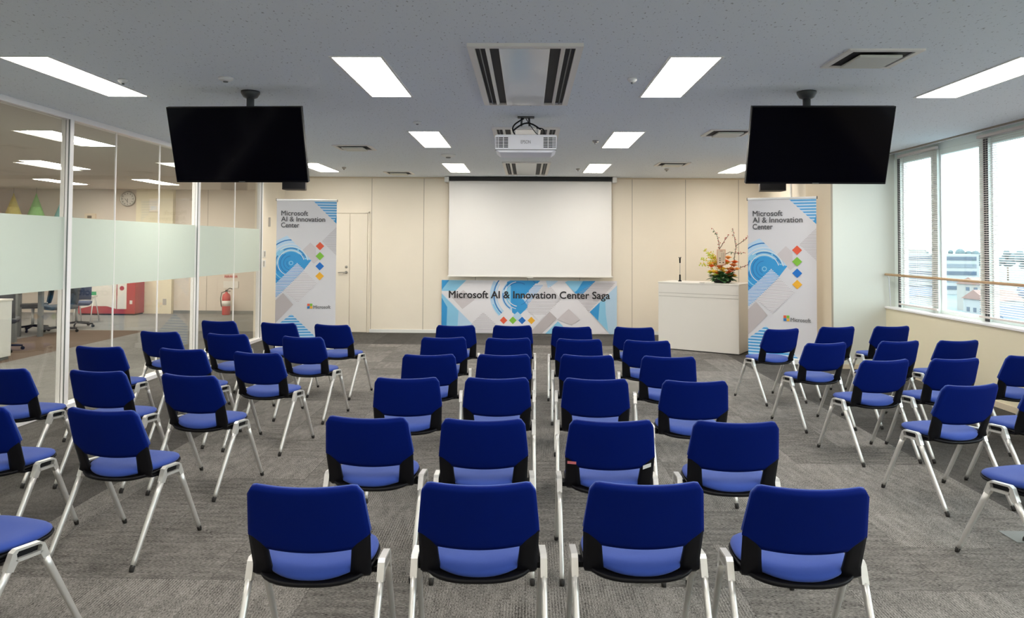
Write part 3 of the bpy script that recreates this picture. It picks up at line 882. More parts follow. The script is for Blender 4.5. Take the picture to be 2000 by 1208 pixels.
P.poly([(1297, 470), (1345, 515), (1400, 620), (1145, 620)], M['p_lsky'])
P.diamond(765, 425, 95, M['p_white'])
P.poly([(872, 372), (920, 418), (872, 466), (824, 418)], M['p_pale'])
P.poly([(970, 360), (1060, 450), (1060, 530), (660, 530), (660, 480), (765, 375), (872, 470)], M['p_white'])
P.poly([(872, 374), (915, 416), (872, 458), (829, 416)], M['p_pale'])
for x, m in ((726, 'p_red'), (823, 'p_green'), (920, 'p_blue'), (1018, 'p_yellow')): P.diamond(x, 464, 40, M[m])
P.text('Microsoft AI & Innovation Center Saga', 148, 232, 108, M['ink'], 1692, 2.2)
P.mb.build('printed_graphic', None, r, normals=False)

# ------------------------------------------------------------------ podium
A = Vector((3.123, 10.91, 0)); B = Vector((2.057, 11.581, 0))
ang = math.atan2((A - B).y, (A - B).x); PL = (A - B).length; PD = 0.60; PH = 1.045
r = thing('podium', 'wide white lectern desk carrying a microphone and flowers', 'podium', (A + B) / 2, ang)
b = MB()
b.span((-PL / 2, 0, 0.012), (PL / 2, PD, PH - 0.02), None, 0.006); b.build('body', M['offwhite'], r)
MB().span((-PL / 2 - 0.004, -0.004, PH - 0.02), (PL / 2 + 0.004, PD + 0.004, PH), None, 0.003).build('top_board', M['offwhite'], r)
g = MB()
for z in (0.877, 0.826): g.span((-PL / 2 + 0.01, -0.003, z - 0.003), (PL / 2 - 0.01, 0.01, z + 0.003))
g.build('front_grooves', M['groove'], r)
MB().span((-PL / 2 + 0.03, 0.03, 0), (PL / 2 - 0.03, PD - 0.03, 0.014)).build('plinth', M['dark'], r)
MB().span((0.02, 0.03, PH), (0.09, 0.07, PH + 0.004)).build('cable_grommet', M['black'], r)
# microphone
r = thing('microphone', 'thin black gooseneck microphone stand on the podium', 'microphone', (2.42, 11.70, PH))
MB().lathe([(0.028, 0), (0.028, 0.01), (0.014, 0.02), (0.013, 0.10), (0.008, 0.11)], None, 16).build('base', M['black'], r)
MB().tube([(0, 0, 0.10), (0, 0, 0.30)], 0.0035, None, 8).build('neck', M['grey'], r)
m = MB(); m.tube([(0, 0, 0.29), (0, 0, 0.36)], [0.011, 0.014], None, 12); m.tube([(0, 0, 0.35), (-0.012, -0.01, 0.375), (-0.02, -0.015, 0.38)], 0.007, None, 8); m.tube([(0, 0, 0.35), (0.014, 0, 0.385)], 0.008, None, 8)
m.build('clip', M['black'], r)

# flower arrangement
def flowers():
    rnd = random.Random(3)
    r = thing('flower_arrangement', 'orange and yellow flower arrangement with tall twigs on the podium', 'flowers', (2.985, 11.33, PH + 0.001), group=None)
    MB().lathe([(0.10, 0.0), (0.13, 0.015), (0.15, 0.05), (0.13, 0.055), (0.001, 0.05)], None, 24).build('bowl', M['dark'], r)
    lf = MB()
    def leaf(mb, base, d, L, w, m=None):
        d = Vector(d).normalized(); up = Vector((0, 0, 1)); s = d.cross(up)
        if s.length < 1e-3: s = Vector((1, 0, 0))
        s.normalize(); n = s.cross(d); base = Vector(base)
        grid = []
        for i in range(5):
            t = i / 4; ww = w * math.sin(math.pi * min(0.97, t * 0.9 + 0.08)); c = base + d * L * t - Vector((0, 0, 0.2 * L * t * t)); c.z = max(c.z, 0.008)
            grid.append([c - s * ww + n * ww * 0.2, c, c + s * ww + n * ww * 0.2])
        mb.sheet(grid, 0.002, m)
    for k in range(70):
        a = rnd.uniform(0, 6.28); e = rnd.uniform(-0.15, 0.9)
        leaf(lf, (0.08 * math.cos(a), 0.08 * math.sin(a), 0.05 + rnd.uniform(0, 0.06)), (math.cos(a), math.sin(a), e), rnd.uniform(0.10, 0.19), rnd.uniform(0.03, 0.055))
    lf.build('leaves', M['leaf'], r)
    def bloom(x, y, z, R, m, nm):
        mb = MB()
        for ring, (cnt, tilt, s) in enumerate(((7, 0.5, 1.0), (6, 1.0, 0.8), (4, 1.35, 0.6))):
            for k in range(cnt):
                a = 2 * math.pi * k / cnt + ring * 0.4
                d = Vector((math.cos(a) * math.cos(tilt), math.sin(a) * math.cos(tilt) - 0.25, math.sin(tilt)))
                leaf(mb, (x, y, z), d, R * s, R * 0.42 * s)
        mb.ball((x, y, z + R * 0.25), R * 0.35, None, 8, 5)
        mb.build(nm, m, r)
    for (x, z, R, m, nm) in ((-0.17, 0.24, 0.06, 'orange', 'orange_bloom'), (0.05, 0.30, 0.075, 'orange', 'orange_bloom'), (0.20, 0.30, 0.06, 'orange', 'orange_bloom'),
                             (-0.02, 0.19, 0.075, 'yellow', 'yellow_bloom'), (0.07, 0.37, 0.06, 'peach', 'peach_bloom'), (0.14, 0.20, 0.06, 'peach', 'peach_bloom'),
                             (-0.10, 0.28, 0.05, 'peach', 'peach_bloom'), (0.16, 0.26, 0.055, 'peach', 'peach_bloom'), (-0.13, 0.15, 0.06, 'lime', 'green_bloom'),
                             (-0.18, 0.14, 0.05, 'lime', 'green_bloom'), (-0.06, 0.23, 0.05, 'orange', 'orange_bloom'), (0.10, 0.16, 0.05, 'orange', 'orange_bloom'), (-0.2, 0.28, 0.05, 'yellow', 'yellow_bloom'), (0.0, 0.26, 0.05, 'yellow', 'yellow_bloom')):
        bloom(x, rnd.uniform(-0.10, 0.03), z, R * 1.35, M[m], nm)
    for k in range(20):
        x = rnd.uniform(-0.20, 0.21); z = rnd.uniform(0.10, 0.36) - 0.25 * abs(x) ** 1.5
        c_, nm = rnd.choice((('orange', 'orange_bloom'), ('peach', 'peach_bloom'), ('orange', 'orange_bloom'), ('yellow', 'yellow_bloom'), ('peach', 'peach_bloom'))) if x > -0.12 else rnd.choice((('lime', 'green_bloom'), ('yellow', 'yellow_bloom')))
        bloom(x, rnd.uniform(-0.12, 0.05), z, rnd.uniform(0.05, 0.08), M[c_], nm)
    # yellow sprays to the left
    sp = MB()
    for (tx, tz) in ((-0.26, 0.50), (-0.22, 0.42), (-0.30, 0.36), (-0.17, 0.46), (-0.12, 0.40), (-0.33, 0.28)):
        a = Vector((-0.04, 0, 0.1)); b = Vector((tx, rnd.uniform(-0.05, 0.05), tz))
        pts = [a.lerp(b, i / 8) + Vector((0, 0, 0.06 * math.sin(math.pi * i / 8))) for i in range(9)]
        sp.tube(pts, 0.0025, M['lime'], 5)
        for i in range(3, 9):
            for _ in range(6):
                sp.ball(pts[i] + Vector([rnd.uniform(-0.025, 0.025) for _ in range(3)]), rnd.uniform(0.006, 0.012), M['lime'] if rnd.random() < 0.6 else M['yellow'], 6, 4)
    sp.build('yellow_spray', None, r)
    # twigs
    tw = [
        [(-0.02, 0.02, 0.1), (-0.03, 0.02, 0.35), (-0.035, 0.02, 0.58), (-0.06, 0.02, 0.70), (-0.13, 0.02, 0.83)],
        [(-0.03, 0.02, 0.52), (0.03, 0.02, 0.62), (0.10, 0.02, 0.72)],
        [(0.10, 0.02, 0.12), (0.19, 0.02, 0.35), (0.22, 0.02, 0.55), (0.19, 0.02, 0.72), (0.17, 0.02, 0.84)],
        [(0.21, 0.02, 0.56), (0.30, 0.02, 0.62), (0.36, 0.02, 0.66), (0.42, 0.02, 0.72)],
        [(0.02, 0.02, 0.42), (0.12, 0.02, 0.47), (0.24, 0.02, 0.45), (0.34, 0.02, 0.46)],
        [(0.16, 0.02, 0.16), (0.24, 0.02, 0.22), (0.34, 0.02, 0.25), (0.42, 0.02, 0.29)],
    ]
    for P_ in tw:
        mb = MB()
        pts = []
        for a, b in zip(P_, P_[1:]):
            a, b = Vector(a), Vector(b)
            for i in range(4): pts.append(a.lerp(b, i / 4) + Vector([rnd.uniform(-0.004, 0.004) for _ in range(3)]))
        pts.append(Vector(P_[-1]))
        mb.tube(pts, [0.006 - 0.004 * i / len(pts) for i in range(len(pts))], M['twig'], 6)
        for i in range(4, len(pts)):
            for _ in range(2):
                o = Vector([rnd.uniform(-0.02, 0.02) for _ in range(3)])
                if rnd.random() < 0.45: mb.ball(pts[i] + o, rnd.uniform(0.006, 0.010), M['berry'], 6, 4)
                elif rnd.random() < 0.6: leaf(mb, pts[i], o, 0.035, 0.008, M['leaf'])
        mb.build('twig', None, r)
    cd = MB()
    cd.span((-0.115, -0.15, 0.27), (0.015, -0.147, 0.51), M['card_border']); cd.span((-0.108, -0.152, 0.277), (0.008, -0.149, 0.503), M['card'])
    for i, (x, z) in enumerate(((-0.08, 0.37), (-0.08, 0.34), (-0.08, 0.305), (-0.03, 0.305))): cd.span((x, -0.153, z), (x + 0.02, -0.1515, z + 0.016), M['twig'])
    for x in (-0.045, -0.025, -0.008): cd.span((x, -0.153, 0.34), (x + 0.003, -0.1515, 0.46), M['twig'])
    cd.span((-0.07, -0.153, 0.482), (-0.03, -0.1515, 0.488), M['berry'])
    cd.span((-0.053, -0.149, 0.06), (-0.047, -0.144, 0.28), M['twig'])
    cd.build('greeting_card', None, r)
flowers()

# ------------------------------------------------------------------ speakers
def speaker(x, y, z, rz, label):
    r = thing('wall_speaker', label, 'speaker', (x, y, z), rz)
    b = MB(); pts = [(-0.2, -0.12), (0.2, -0.12), (0.17, 0.10), (-0.17, 0.10)]
    b.poly([(px, py, 0) for px, py in pts], None, (0, 0, 0.24)); o = b.build('cabinet', M['speaker'], r)
    bv = o.modifiers.new('bevel', 'BEVEL'); bv.width = 0.01; bv.segments = 2
    MB().span((-0.185, -0.126, 0.015), (0.185, -0.118, 0.225)).build('grille', M['black'], r)
    MB().span((-0.03, 0.0, 0.22), (0.03, 0.06, CZ - z)).build('bracket', M['white'], r)
speaker(-3.94, 12.35, 2.515, 0.12, 'dark wall speaker hanging beside the left television, by the glass')
speaker(3.78, 11.45, 2.46, -0.12, 'dark wall speaker hanging above the right banner')
o = MB().tube([(XS + 0.16, 11.75, 2.84), (XS + 0.16, 11.75, 0.02)], 0.018, None, 10).build('cable_conduit', M['white']); tag(o, 'thin white conduit running down the wall behind the right banner', 'conduit')
def wallplate(y, z, label, nb):
    r = thing('light_switch', label, 'light switch', (XL, y, z), group='light switches')
    MB().span((0, -0.09, -0.06), (0.008, 0.09, 0.06), None, 0.002).build('plate', M['white'], r)
    for k in range(nb):
        a = -0.075 + k * 0.15 / nb
        MB().span((0.008, a, -0.045), (0.012, a + 0.12 / nb, 0.045)).build('button', M['groove'] if k % 2 else M['acframe'], r)
wallplate(12.32, 1.43, 'upper light switch plate on the cream wall beside the glass', 2)
wallplate(12.32, 1.265, 'lower light switch plate on the cream wall beside the glass', 3)
r = thing('wall_intercom', 'slim grey sensor strip on the wall above the switches', 'sensor', (XL, 12.56, 1.98))
MB().span((0, -0.03, -0.08), (0.02, 0.03, 0.08), None, 0.004).build('housing', M['groove'], r)
o = MB().span((2.66, 4.08, 0.0), (2.84, 4.24, 0.004), None, 0.001).build('floor_outlet_cover', M['plate']); tag(o, 'flat grey square floor outlet cover in the carpet at the right edge', 'outlet cover')

# ------------------------------------------------------------------ chairs
def back_w(z): 
    return 0.1965 + (0.765 - z) * (0.0215 / 0.2) if z > 0.565 else 0.218 - (0.565 - z) * 0.03
def back_pt(x, z):
    return Vector((x, 0.017 + (0.77 - z) * 0.352 + 0.030 * (x / 0.2) ** 2, z))
def make_chair():
    r = thing('stacking_chair', '', 'chair')
    # backrest : blue panel
    nu, nv = 26, 14
    grid = []
    for i in range(nu + 1):
        u = -1 + 2 * i / nu
        row = []
        for j in range(nv + 1):
            v = j / nv
            x_n = abs(u)
            xm = x_n * 0.217
            zb = 0.506 + 0.010 * min(1, (xm / 0.155)) ** 2 + (max(0, xm - 0.155) / 0.062) * 0.050
            zt = 0.7535 + 0.011 * x_n ** 2
            if x_n > 0.84:
                q = (x_n - 0.84) / 0.16; zt -= 0.034 * (1 - math.sqrt(max(0, 1 - q * q)))
            z = zb + (zt - zb) * v
            row.append(back_pt(u * back_w(z), z))
        grid.append(row)
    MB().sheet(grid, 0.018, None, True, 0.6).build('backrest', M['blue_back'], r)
    # front cushion of the back, a few millimetres proud of the shell
    g2 = []
    for i, row in enumerate(grid):
        u = abs(-1 + 2 * i / nu); rr = []
        for j, p in enumerate(row):
            v = j / nv
            lift = 0.0015 * v
            rr.append(Vector((p.x * (1 + 0.006 * v), p.y + 0.0135 - 0.0015 * v, p.z + lift + 0.012 * (1 - v))))
        g2.append(rr)
    MB().sheet(g2, 0.016, None, True, 0.5).build('back_cushion', M['blue_seat'], r)
    # shell : uprights + seat pan in one black moulding
    sh = MB()
    path = [(None, 0.60), (None, 0.56), (None, 0.52), (None, 0.48), (None, 0.445), (0.158, 0.418), (0.180, 0.402), (0.23, 0.398), (0.29, 0.398)]
    for s in (-1, 1):
        g = []
        for k, (yy, z) in enumerate(path):
            row = []
            xi = 0.158 - 0.004 * k if k < 6 else 0.135 - 0.02 * (k - 5)
            xo = (back_w(z) - 0.002) if k < 6 else 0.205
            for t in range(5):
                x = s * (xi + (xo - xi) * t / 4)
                p = back_pt(x, z)
                if yy is not None: p = Vector((x, yy, z))
                if k < 5 and k > 2: p.y += 0.0
                row.append(p)
            g.append(row)
        sh.sheet(g, 0.016, None, True, 0.7)
    def outline(t, grow=0.0, pad=False):
        a = 2 * math.pi * t
        c, s_ = math.cos(a), math.sin(a)
        n = 2.9 if s_ > 0 else (2.3 if pad else 3.3)
        rr = (abs(c) ** n + abs(s_) ** n) ** (-1 / n)
        x, y = rr * c * (0.212 + grow), rr * s_ * (0.205 + grow)
        if y < 0: x *= 1 - 0.02 * (y / 0.205) ** 2
        else: x *= 1 - 0.05 * (y / 0.205) ** 2
        if pad and y < 0: y *= 0.955
        return x, 0.297 + y
    # pan (dish)
    N = 48; rings = []
    for (f, z) in ((0.0, 0.392), (0.5, 0.394), (0.85, 0.399), (0.97, 0.407), (1.0, 0.418), (0.985, 0.424), (0.94, 0.420), (0.0, 0.415)):
        rings.append([(0, 0.297, z)] if f == 0 else [])
        if f:
            for k in range(N):
                x, y = outline(k / N)
                yy = 0.297 + (y - 0.297) * f; lift = (-0.020 if f > 0.93 else -0.010) * max(0, (0.22 - yy) / 0.12) * f + 0.012 * max(0, (0.22 - yy) / 0.12) * (abs(x * f) / 0.2) ** 2 * f
                rings[-1].append((x * f, yy, z + lift))
    def loft(mb, rings, m=None):
        idx = mb.mi(m)
        V = [[mb.bm.verts.new(p) for p in rg] for rg in rings]
        for a, b in zip(V, V[1:]):
            for k in range(N):
                l = [a[k % len(a)], a[(k + 1) % len(a)], b[(k + 1) % len(b)], b[k % len(b)]]
                q = []
                for v in l:
                    if v not in q: q.append(v)
                if len(q) > 2:
                    f = mb.bm.faces.new(q); f.smooth = True; f.material_index = idx
    loft(sh, rings)
    for s in (-1, 1):
        sh.span((s * 0.16, 0.235, 0.385), (s * 0.236, 0.30, 0.405), None)
        sh.span((s * 0.225, 0.222, 0.396), (s * 0.233, 0.330, 0.432), None)
    sh.build('seat_shell', M['black'], r)
    # cushion
    rings = []
    for (f, z) in ((0.0, 0.417), (0.93, 0.418), (0.985, 0.426), (1.0, 0.434), (0.985, 0.442), (0.93, 0.449), (0.80, 0.452), (0.5, 0.449), (0.0, 0.447)):
        rings.append([(0, 0.30, z)] if f == 0 else [])
        if f:
            for k in range(N):
                x, y = outline(k / N, -0.006, True)
                yy = 0.297 + (y - 0.297) * f
                d = -0.016 * max(0, (yy - 0.42) / 0.08) ** 2 - 0.024 * min(1.2, max(0, (0.18 - yy) / 0.08)) ** 1.5 + 0.004 * max(0, (0.17 - yy) / 0.08) * (abs(x * f) / 0.2) ** 2
                rings[-1].append((x * f, yy, z + d))
    mb = MB(); loft(mb, rings); mb.build('seat', M['blue_seat'], r)
    # side brackets (cast knee with a slot) and legs
    for s in (-1, 1):
        xo = s * 0.240
        b = MB()
        outer = [(0.182, 0.372), (0.206, 0.430), (0.222, 0.441), (0.322, 0.434), (0.340, 0.424), (0.360, 0.372), (0.334, 0.366), (0.322, 0.392), (0.228, 0.396), (0.210, 0.364)]
        slot_o = [(0.230, 0.425), (0.320, 0.420), (0.326, 0.413), (0.320, 0.405), (0.232, 0.409), (0.225, 0.417)]
        w = 0.0125
        # build as bars around the slot
        def bar(P): b.poly([(xo - w, y, z) for y, z in P], None, (2 * w, 0, 0))
        bar([(0.206, 0.432), (0.222, 0.442), (0.322, 0.436), (0.340, 0.424), (0.328, 0.420), (0.320, 0.427), (0.230, 0.432), (0.222, 0.424)])
        bar([(0.218, 0.402), (0.226, 0.405), (0.322, 0.400), (0.334, 0.396), (0.322, 0.388), (0.228, 0.392)])
        bar([(0.206, 0.432), (0.222, 0.424), (0.225, 0.406), (0.228, 0.392), (0.210, 0.362), (0.182, 0.372)])
        bar([(0.340, 0.424), (0.328, 0.420), (0.323, 0.402), (0.322, 0.388), (0.336, 0.362), (0.362, 0.372)])
        o = b.build('side_bracket', M['chair_metal'], r)
        for (p0, p1, nm) in (((0.197, 0.372), (0.0, 0.022), 'rear'), ((0.348, 0.370), (0.524, 0.022), 'front')):
            g = MB()
            p0v, p1v = Vector((xo, p0[0], p0[1])), Vector((s * 0.238, p1[0], p1[1]))
            d = (p1v - p0v).normalized()
            n1 = Vector((0, 1, 0)).cross(Vector((1, 0, 0)))
            side = Vector((1, 0, 0)); fr = d.cross(side).normalized()
            ringsL = []
            for t in (0, 0.15, 0.5, 0.92, 1.0):
                c = p0v.lerp(p1v, t); a = 0.0122 - 0.0022 * t; e = 0.0138 - 0.0030 * t
                pts = []
                for k in range(12):
                    an = 2 * math.pi * (k + 0.5) / 12; cc, ss = math.cos(an), math.sin(an)
                    m_ = (abs(cc) ** 4 + abs(ss) ** 4) ** -0.25
                    pts.append(c + side * a * cc * m_ + fr * e * ss * m_)
                ringsL.append([g.bm.verts.new(p) for p in pts])
            for A_, B_ in zip(ringsL, ringsL[1:]):
                for k in range(12):
                    f = g.bm.faces.new([A_[k], A_[(k + 1) % 12], B_[(k + 1) % 12], B_[k]]); f.smooth = True
            g.bm.faces.new(ringsL[0][::-1]); g.bm.faces.new(ringsL[-1])
            leg = g.build('leg', M['chair_metal'], r)
            end = p1v + d * 0.018
            ft = MB(); ft.tube([p1v - d * 0.006, p1v + d * 0.010, Vector((end.x, end.y, 0.0005))], [0.0125, 0.0125, 0.0105], None, 12, squash=(1, 1)); ft.build('rubber_foot', M['rubber'], leg)
    return r
POSES = {"L1a": (-3.3596, 7.871, -8.8), "L1b": (-2.6531, 7.7169, -9.7), "L1c": (-2.0485, 7.5873, -13.1), "L2a": (-3.5009, 6.8723, -8.6), "L2b": (-2.7933, 6.7267, -7.8), "L2c": (-2.0389, 6.562, -10.7), "L3a": (-3.4659, 5.8342, -4.9), "L3b": (-2.7508, 5.7439, -9.8), "L3c": (-2.0889, 5.5802, -10.8), "L4a": (-3.5084, 4.7855, -8.0), "L4b": (-2.8199, 4.7164, -7.8), "L4c": (-2.1611, 4.5974, -11.9), "L5a": (-2.8284, 3.6444, -5.1), "L5b": (-2.1452, 3.6167, -10.3), "L6a": (-2.2143, 2.6074, -16.3),
 "R1a": (2.6297, 7.5321, 18.9), "R1b": (3.2852, 7.7775, 12.0), "R1c": (3.9015, 7.8763, 9.6), "R2a": (2.6297, 6.4451, 13.2), "R2b": (3.3522, 6.6183, 13.4), "R2c": (3.9174, 6.6991, 9.5), "R3a": (2.6818, 5.4899, 13.0), "R3b": (3.2534, 5.5919, 10.4), "R3c": (3.942, 5.793, 10.0), "R4a": (2.7317, 4.5199, 14.1), "R4b": (3.3734, 4.6941, 12.8), "R5a": (2.6573, 3.5201, 18.5),
 "C1a": (-0.7406, 7.6107, 2.8), "C1b": (-0.1498, 7.6436, 1.1), "C1c": (0.4622, 7.5767, -3.0), "C1d": (1.1018, 7.5703, -5.7), "C2a": (-0.7512, 6.6098, 3.8), "C2b": (-0.1668, 6.5928, 1.8), "C2c": (0.4654, 6.5652, -3.5), "C2d": (1.0614, 6.5014, -4.9), "C3a": (-0.7437, 5.559, 3.2), "C3b": (-0.1753, 5.5888, 1.6), "C3c": (0.4579, 5.5983, -4.1), "C3d": (1.0731, 5.5633, -3.9), "C4a": (-0.7491, 4.5698, 3.8), "C4b": (-0.1849, 4.5964, 1.9), "C4c": (0.4324, 4.5985, -2.9), "C4d": (1.0476, 4.5571, -0.9), "C5a": (-0.7767, 3.5116, -2.3), "C5b": (-0.2061, 3.4935, 1.2), "C5c": (0.4091, 3.5009, 0.7), "C5d": (1.0009, 3.5009, -1.6), "C6a": (-0.7671, 2.5000, 0.5), "C6b": (-0.1647, 2.5479, 2.3), "C6c": (0.4271, 2.5734, 1.3), "C6d": (0.9881, 2.5479, -1.8)}
ORD = ['', 'first', 'second', 'third', 'fourth', 'fifth', 'sixth']
COLN = {'L': {'a': 'beside the glass', 'b': 'middle of the row', 'c': 'on the aisle'},
        'R': {'a': 'on the aisle', 'b': 'middle of the row', 'c': 'beside the window wall'},
        'C': {'a': 'leftmost', 'b': 'left of the narrow gap', 'c': 'right of the narrow gap', 'd': 'rightmost'}}
BLK = {'L': 'left block', 'R': 'right block', 'C': 'centre block'}
chair0 = make_chair(); first = True
for key, (x, y, a) in POSES.items():
    o = chair0 if first else copy_tree(chair0); first = False
    o.location = (x, y, 0); o.rotation_euler = (0, 0, math.radians(a))
    b, rw, c = key[0], int(key[1]), key[2]
    if key == 'L6a': lab = 'blue chair cut off at the bottom left corner of the photo'
    elif key == 'R5a': lab = 'blue chair cut off at the right edge, nearest the viewer there'
    elif key == 'C5c': lab = 'blue chair with pink and white stickers, second row from the viewer'
    elif rw == 6: lab = f'blue chair in the row nearest the viewer, {COLN[b][c]}'
    else: lab = f'blue chair, {BLK[b]}, {ORD[rw]} row from the screen, {COLN[b][c]}'
    o['label'] = lab
    o['group'] = {'L': 'chairs of the left block', 'R': 'chairs of the right block', 'C': 'chairs of the centre block'}[b]
    if key == 'C5c':
        for (x0, x1, z0, z1, m, nm, lb) in ((-0.207, -0.165, 0.536, 0.550, 'pink_sticker', 'sticker', 'pink sticker'), (0.160, 0.200, 0.512, 0.532, 'white', 'sticker', 'white sticker')):
            g = []
            for i in range(4):
                x_ = x0 + (x1 - x0) * i / 3
                sl = 0.012 * (i / 3) if x0 > 0 else 0
                g.append([back_pt(x_, z0 + sl) + Vector((0, -0.0112, -0.004)), back_pt(x_, z1 + sl) + Vector((0, -0.0112, -0.004))])
            s = MB().sheet(g, 0.001, None, False, 1.0).build(nm, M[m], o); s['label'] = lb

# ------------------------------------------------------------------ lobby beyond the glass
mb = MB()
mb.span((LX0, LYB, 0), (XL - 0.1, LYB + 0.15, CZ), M['lobby_wall'])
mb.span((-8.95, LYB - 0.12, 0), (-8.10, LYB, CZ), M['wall_yellow'])
for xx in (-7.35, -6.25, -5.4): mb.span((xx, LYB - 0.003, 0.07), (xx + 0.012, LYB, CZ), M['seam'])
struct(mb.build('wall_lobby'), 'lobby wall with a beige pillar')
struct(MB().span((XL - 0.1, YB + 0.15, 0), (XL + 0.05, LYB + 0.15, CZ)).build('wall_lobby_side', M['lobby_wall']))
struct(MB().span((LX0 - 0.15, YF, 0), (LX0, LYB + 0.15, CZ)).build('wall_lobby_left', M['lobby_wall']))
struct(MB().span((-8.10, LYB - 0.015, 0), (XL - 0.1, LYB, 0.07)).build('baseboard_lobby', M['grey']))

def lobby_things():
    Y = LYB
    # clock
    r = thing('wall_clock', 'round wall clock beyond the glass', 'clock', (-9.20, Y, 2.62))
    R_ = Matrix.Rotation(math.pi / 2, 3, 'X')
    MB().lathe([(0.175, 0), (0.18, 0.03), (0.16, 0.045), (0.155, 0.03), (0.001, 0.03)], None, 32, rot=R_).build('rim', M['chrome'], r)
    MB().lathe([(0.152, 0.031), (0.152, 0.034), (0.001, 0.034)], None, 32, rot=R_).build('dial', M['offwhite'], r)
    h = MB()
    h.box((0.0, -0.038, -0.04), (0.010, 0.003, 0.10), None); h.box((-0.03, -0.040, -0.03), (0.008, 0.003, 0.10), None, Matrix.Rotation(-0.7, 3, 'Y'))
    h.build('hands', M['ink'], r)
    t = MB()
    for k in range(12):
        a = k * math.pi / 6; t.box((0.125 * math.sin(a), -0.036, 0.125 * math.cos(a)), (0.012, 0.003, 0.022), None, Matrix.Rotation(a, 3, 'Y'))
    t.build('hour_marks', M['ink'], r)
    # small devices
    r = thing('exit_light', 'small lit yellow box on the lobby wall under the ceiling', 'sign', (-10.05, Y, 2.2))
    MB().span((-0.12, -0.08, -0.08), (0.12, 0, 0.08), None, 0.006).build('housing', M['card'], r)
    MB().span((-0.05, -0.084, -0.03), (0.05, -0.08, 0.03)).build('panel', M['twig'], r)
    r = thing('thermostat', 'white wall unit high on the beige lobby pillar', 'wall unit', (-8.52, Y - 0.12, 2.47))
    MB().span((-0.11, -0.04, -0.15), (0.11, 0, 0.15), None, 0.006).build('housing', M['wall'], r)
    MB().span((-0.07, -0.045, -0.11), (0.07, -0.04, -0.02)).build('panel', M['white'], r)
    o = MB().span((-8.29, Y - 0.13, 0.20), (-8.21, Y - 0.12, 0.34), None, 0.002).build('wall_socket', M['groove']); tag(o, 'small grey wall socket low on the beige lobby pillar', 'socket')
    # extinguisher and sign
    r = thing('fire_extinguisher', 'red fire extinguisher standing against the lobby wall', 'fire extinguisher', (-6.78, Y - 0.25, 0))
    MB().lathe([(0.085, 0.0), (0.09, 0.02), (0.09, 0.40), (0.075, 0.46), (0.03, 0.49), (0.025, 0.52)], None, 24).build('cylinder', M['red_gloss'], r)
    v = MB(); v.span((-0.02, -0.02, 0.50), (0.02, 0.02, 0.56)); v.tube([(0, 0, 0.55), (0.08, 0, 0.60), (0.13, 0, 0.58)], 0.01, None, 8); v.tube([(0, 0, 0.54), (0.09, 0, 0.53)], 0.008, None, 8); v.build('valve', M['black'], r)
    MB().tube([(-0.02, 0, 0.53), (-0.10, -0.02, 0.50), (-0.125, -0.02, 0.36), (-0.11, -0.02, 0.22), (-0.095, -0.02, 0.18)], 0.010, None, 8).build('hose', M['black'], r)
    MB().lathe([(0.0912, 0.20), (0.0912, 0.32)], None, 24).build('label_band', M['offwhite'], r)
    r = thing('wall_notice', 'notice with red lettering above the fire extinguisher', 'notice', (-6.78, Y - 0.001, 0))
    MB().span((-0.17, -0.02, 0.585), (0.17, 0, 0.745), None, 0.003).build('board', M['offwhite'], r)
    s = MB()
    for k in range(5):
        x = -0.15 + k * 0.062; s.span((x, -0.012, 0.82), (x + 0.010, 0, 0.875)); s.span((x + 0.034, -0.012, 0.82), (x + 0.044, 0, 0.875)); s.span((x + 0.010, -0.012, 0.845), (x + 0.034, 0, 0.856)); s.span((x + 0.010, -0.012, 0.865), (x + 0.034, 0, 0.875))
    s.build('red_marks', M['red_gloss'], r)
    # red display counter
    r = thing('display_counter', 'low red counter with white front panels in the lobby', 'counter', (-9.33, Y - 0.35, 0))
    MB().span((-0.65, -0.2, 0.03), (0.63, 0.2, 1.02), None, 0.01).build('body', M['red'], r)
    MB().poly([(-0.61, -0.204, 0.14), (-0.36, -0.204, 0.20), (0.0, -0.204, 0.20), (0.21, -0.204, 0.14), (0.21, -0.204, 0.70), (-0.10, -0.204, 0.74), (-0.61, -0.204, 0.68)], None, (0, 0.004, 0)).build('white_panel', M['offwhite'], r)
    MB().span((0.23, -0.206, 0.14), (0.44, -0.2, 0.78)).build('white_panel', M['offwhite'], r)
    MB().lathe([(0.05, 0.206), (0.05, 0.212)], None, 20, (0.335, 0, 0.60), rot=Matrix.Rotation(math.pi / 2, 3, 'X')).build('round_mark', M['red'], r)
    MB().span((-0.50, -0.210, 0.42), (-0.24, -0.205, 0.52)).build('green_label', M['sign_green'], r)
    MB().span((-0.63, -0.18, 0.0), (0.61, 0.18, 0.03)).build('plinth', M['dark'], r)
    MB().span((0.51, -0.203, 0.25), (0.57, -0.2, 0.33)).build('socket', M['white'], r)
    # cones
    cols_ = [((0.75, 0.35, 0.30), -12.06, 'pale red'), ((0.80, 0.68, 0.18), -11.60, 'yellow'), ((0.30, 0.62, 0.20), -11.08, 'green'), ((0.20, 0.52, 0.50), -10.45, 'teal')]
    for c, x, nm in cols_:
        m = mat(nm.replace(' ', '_') + '_fabric', c, 0.8, noise=0.25, nscale=14)
        r = thing('hanging_cone', f'{nm} cone-shaped paper decoration hanging under the lobby ceiling', 'decoration', (x, 16.3, 0), group='coloured hanging cones')
        MB().lathe([(0.004, 2.72), (0.03, 2.62), (0.21, 2.10), (0.205, 2.10), (0.004, 2.71)], None, 24).build('cone', m, r)
        MB().tube([(0, 0, 2.71), (0, 0, CZ)], 0.003, None, 6).build('cord', M['grey'], r)
    # high table with four dark legs
    r = thing('high_table', 'high grey table with flat steel legs behind the glass', 'table', (-8.42, 11.98, 0), 0.1)
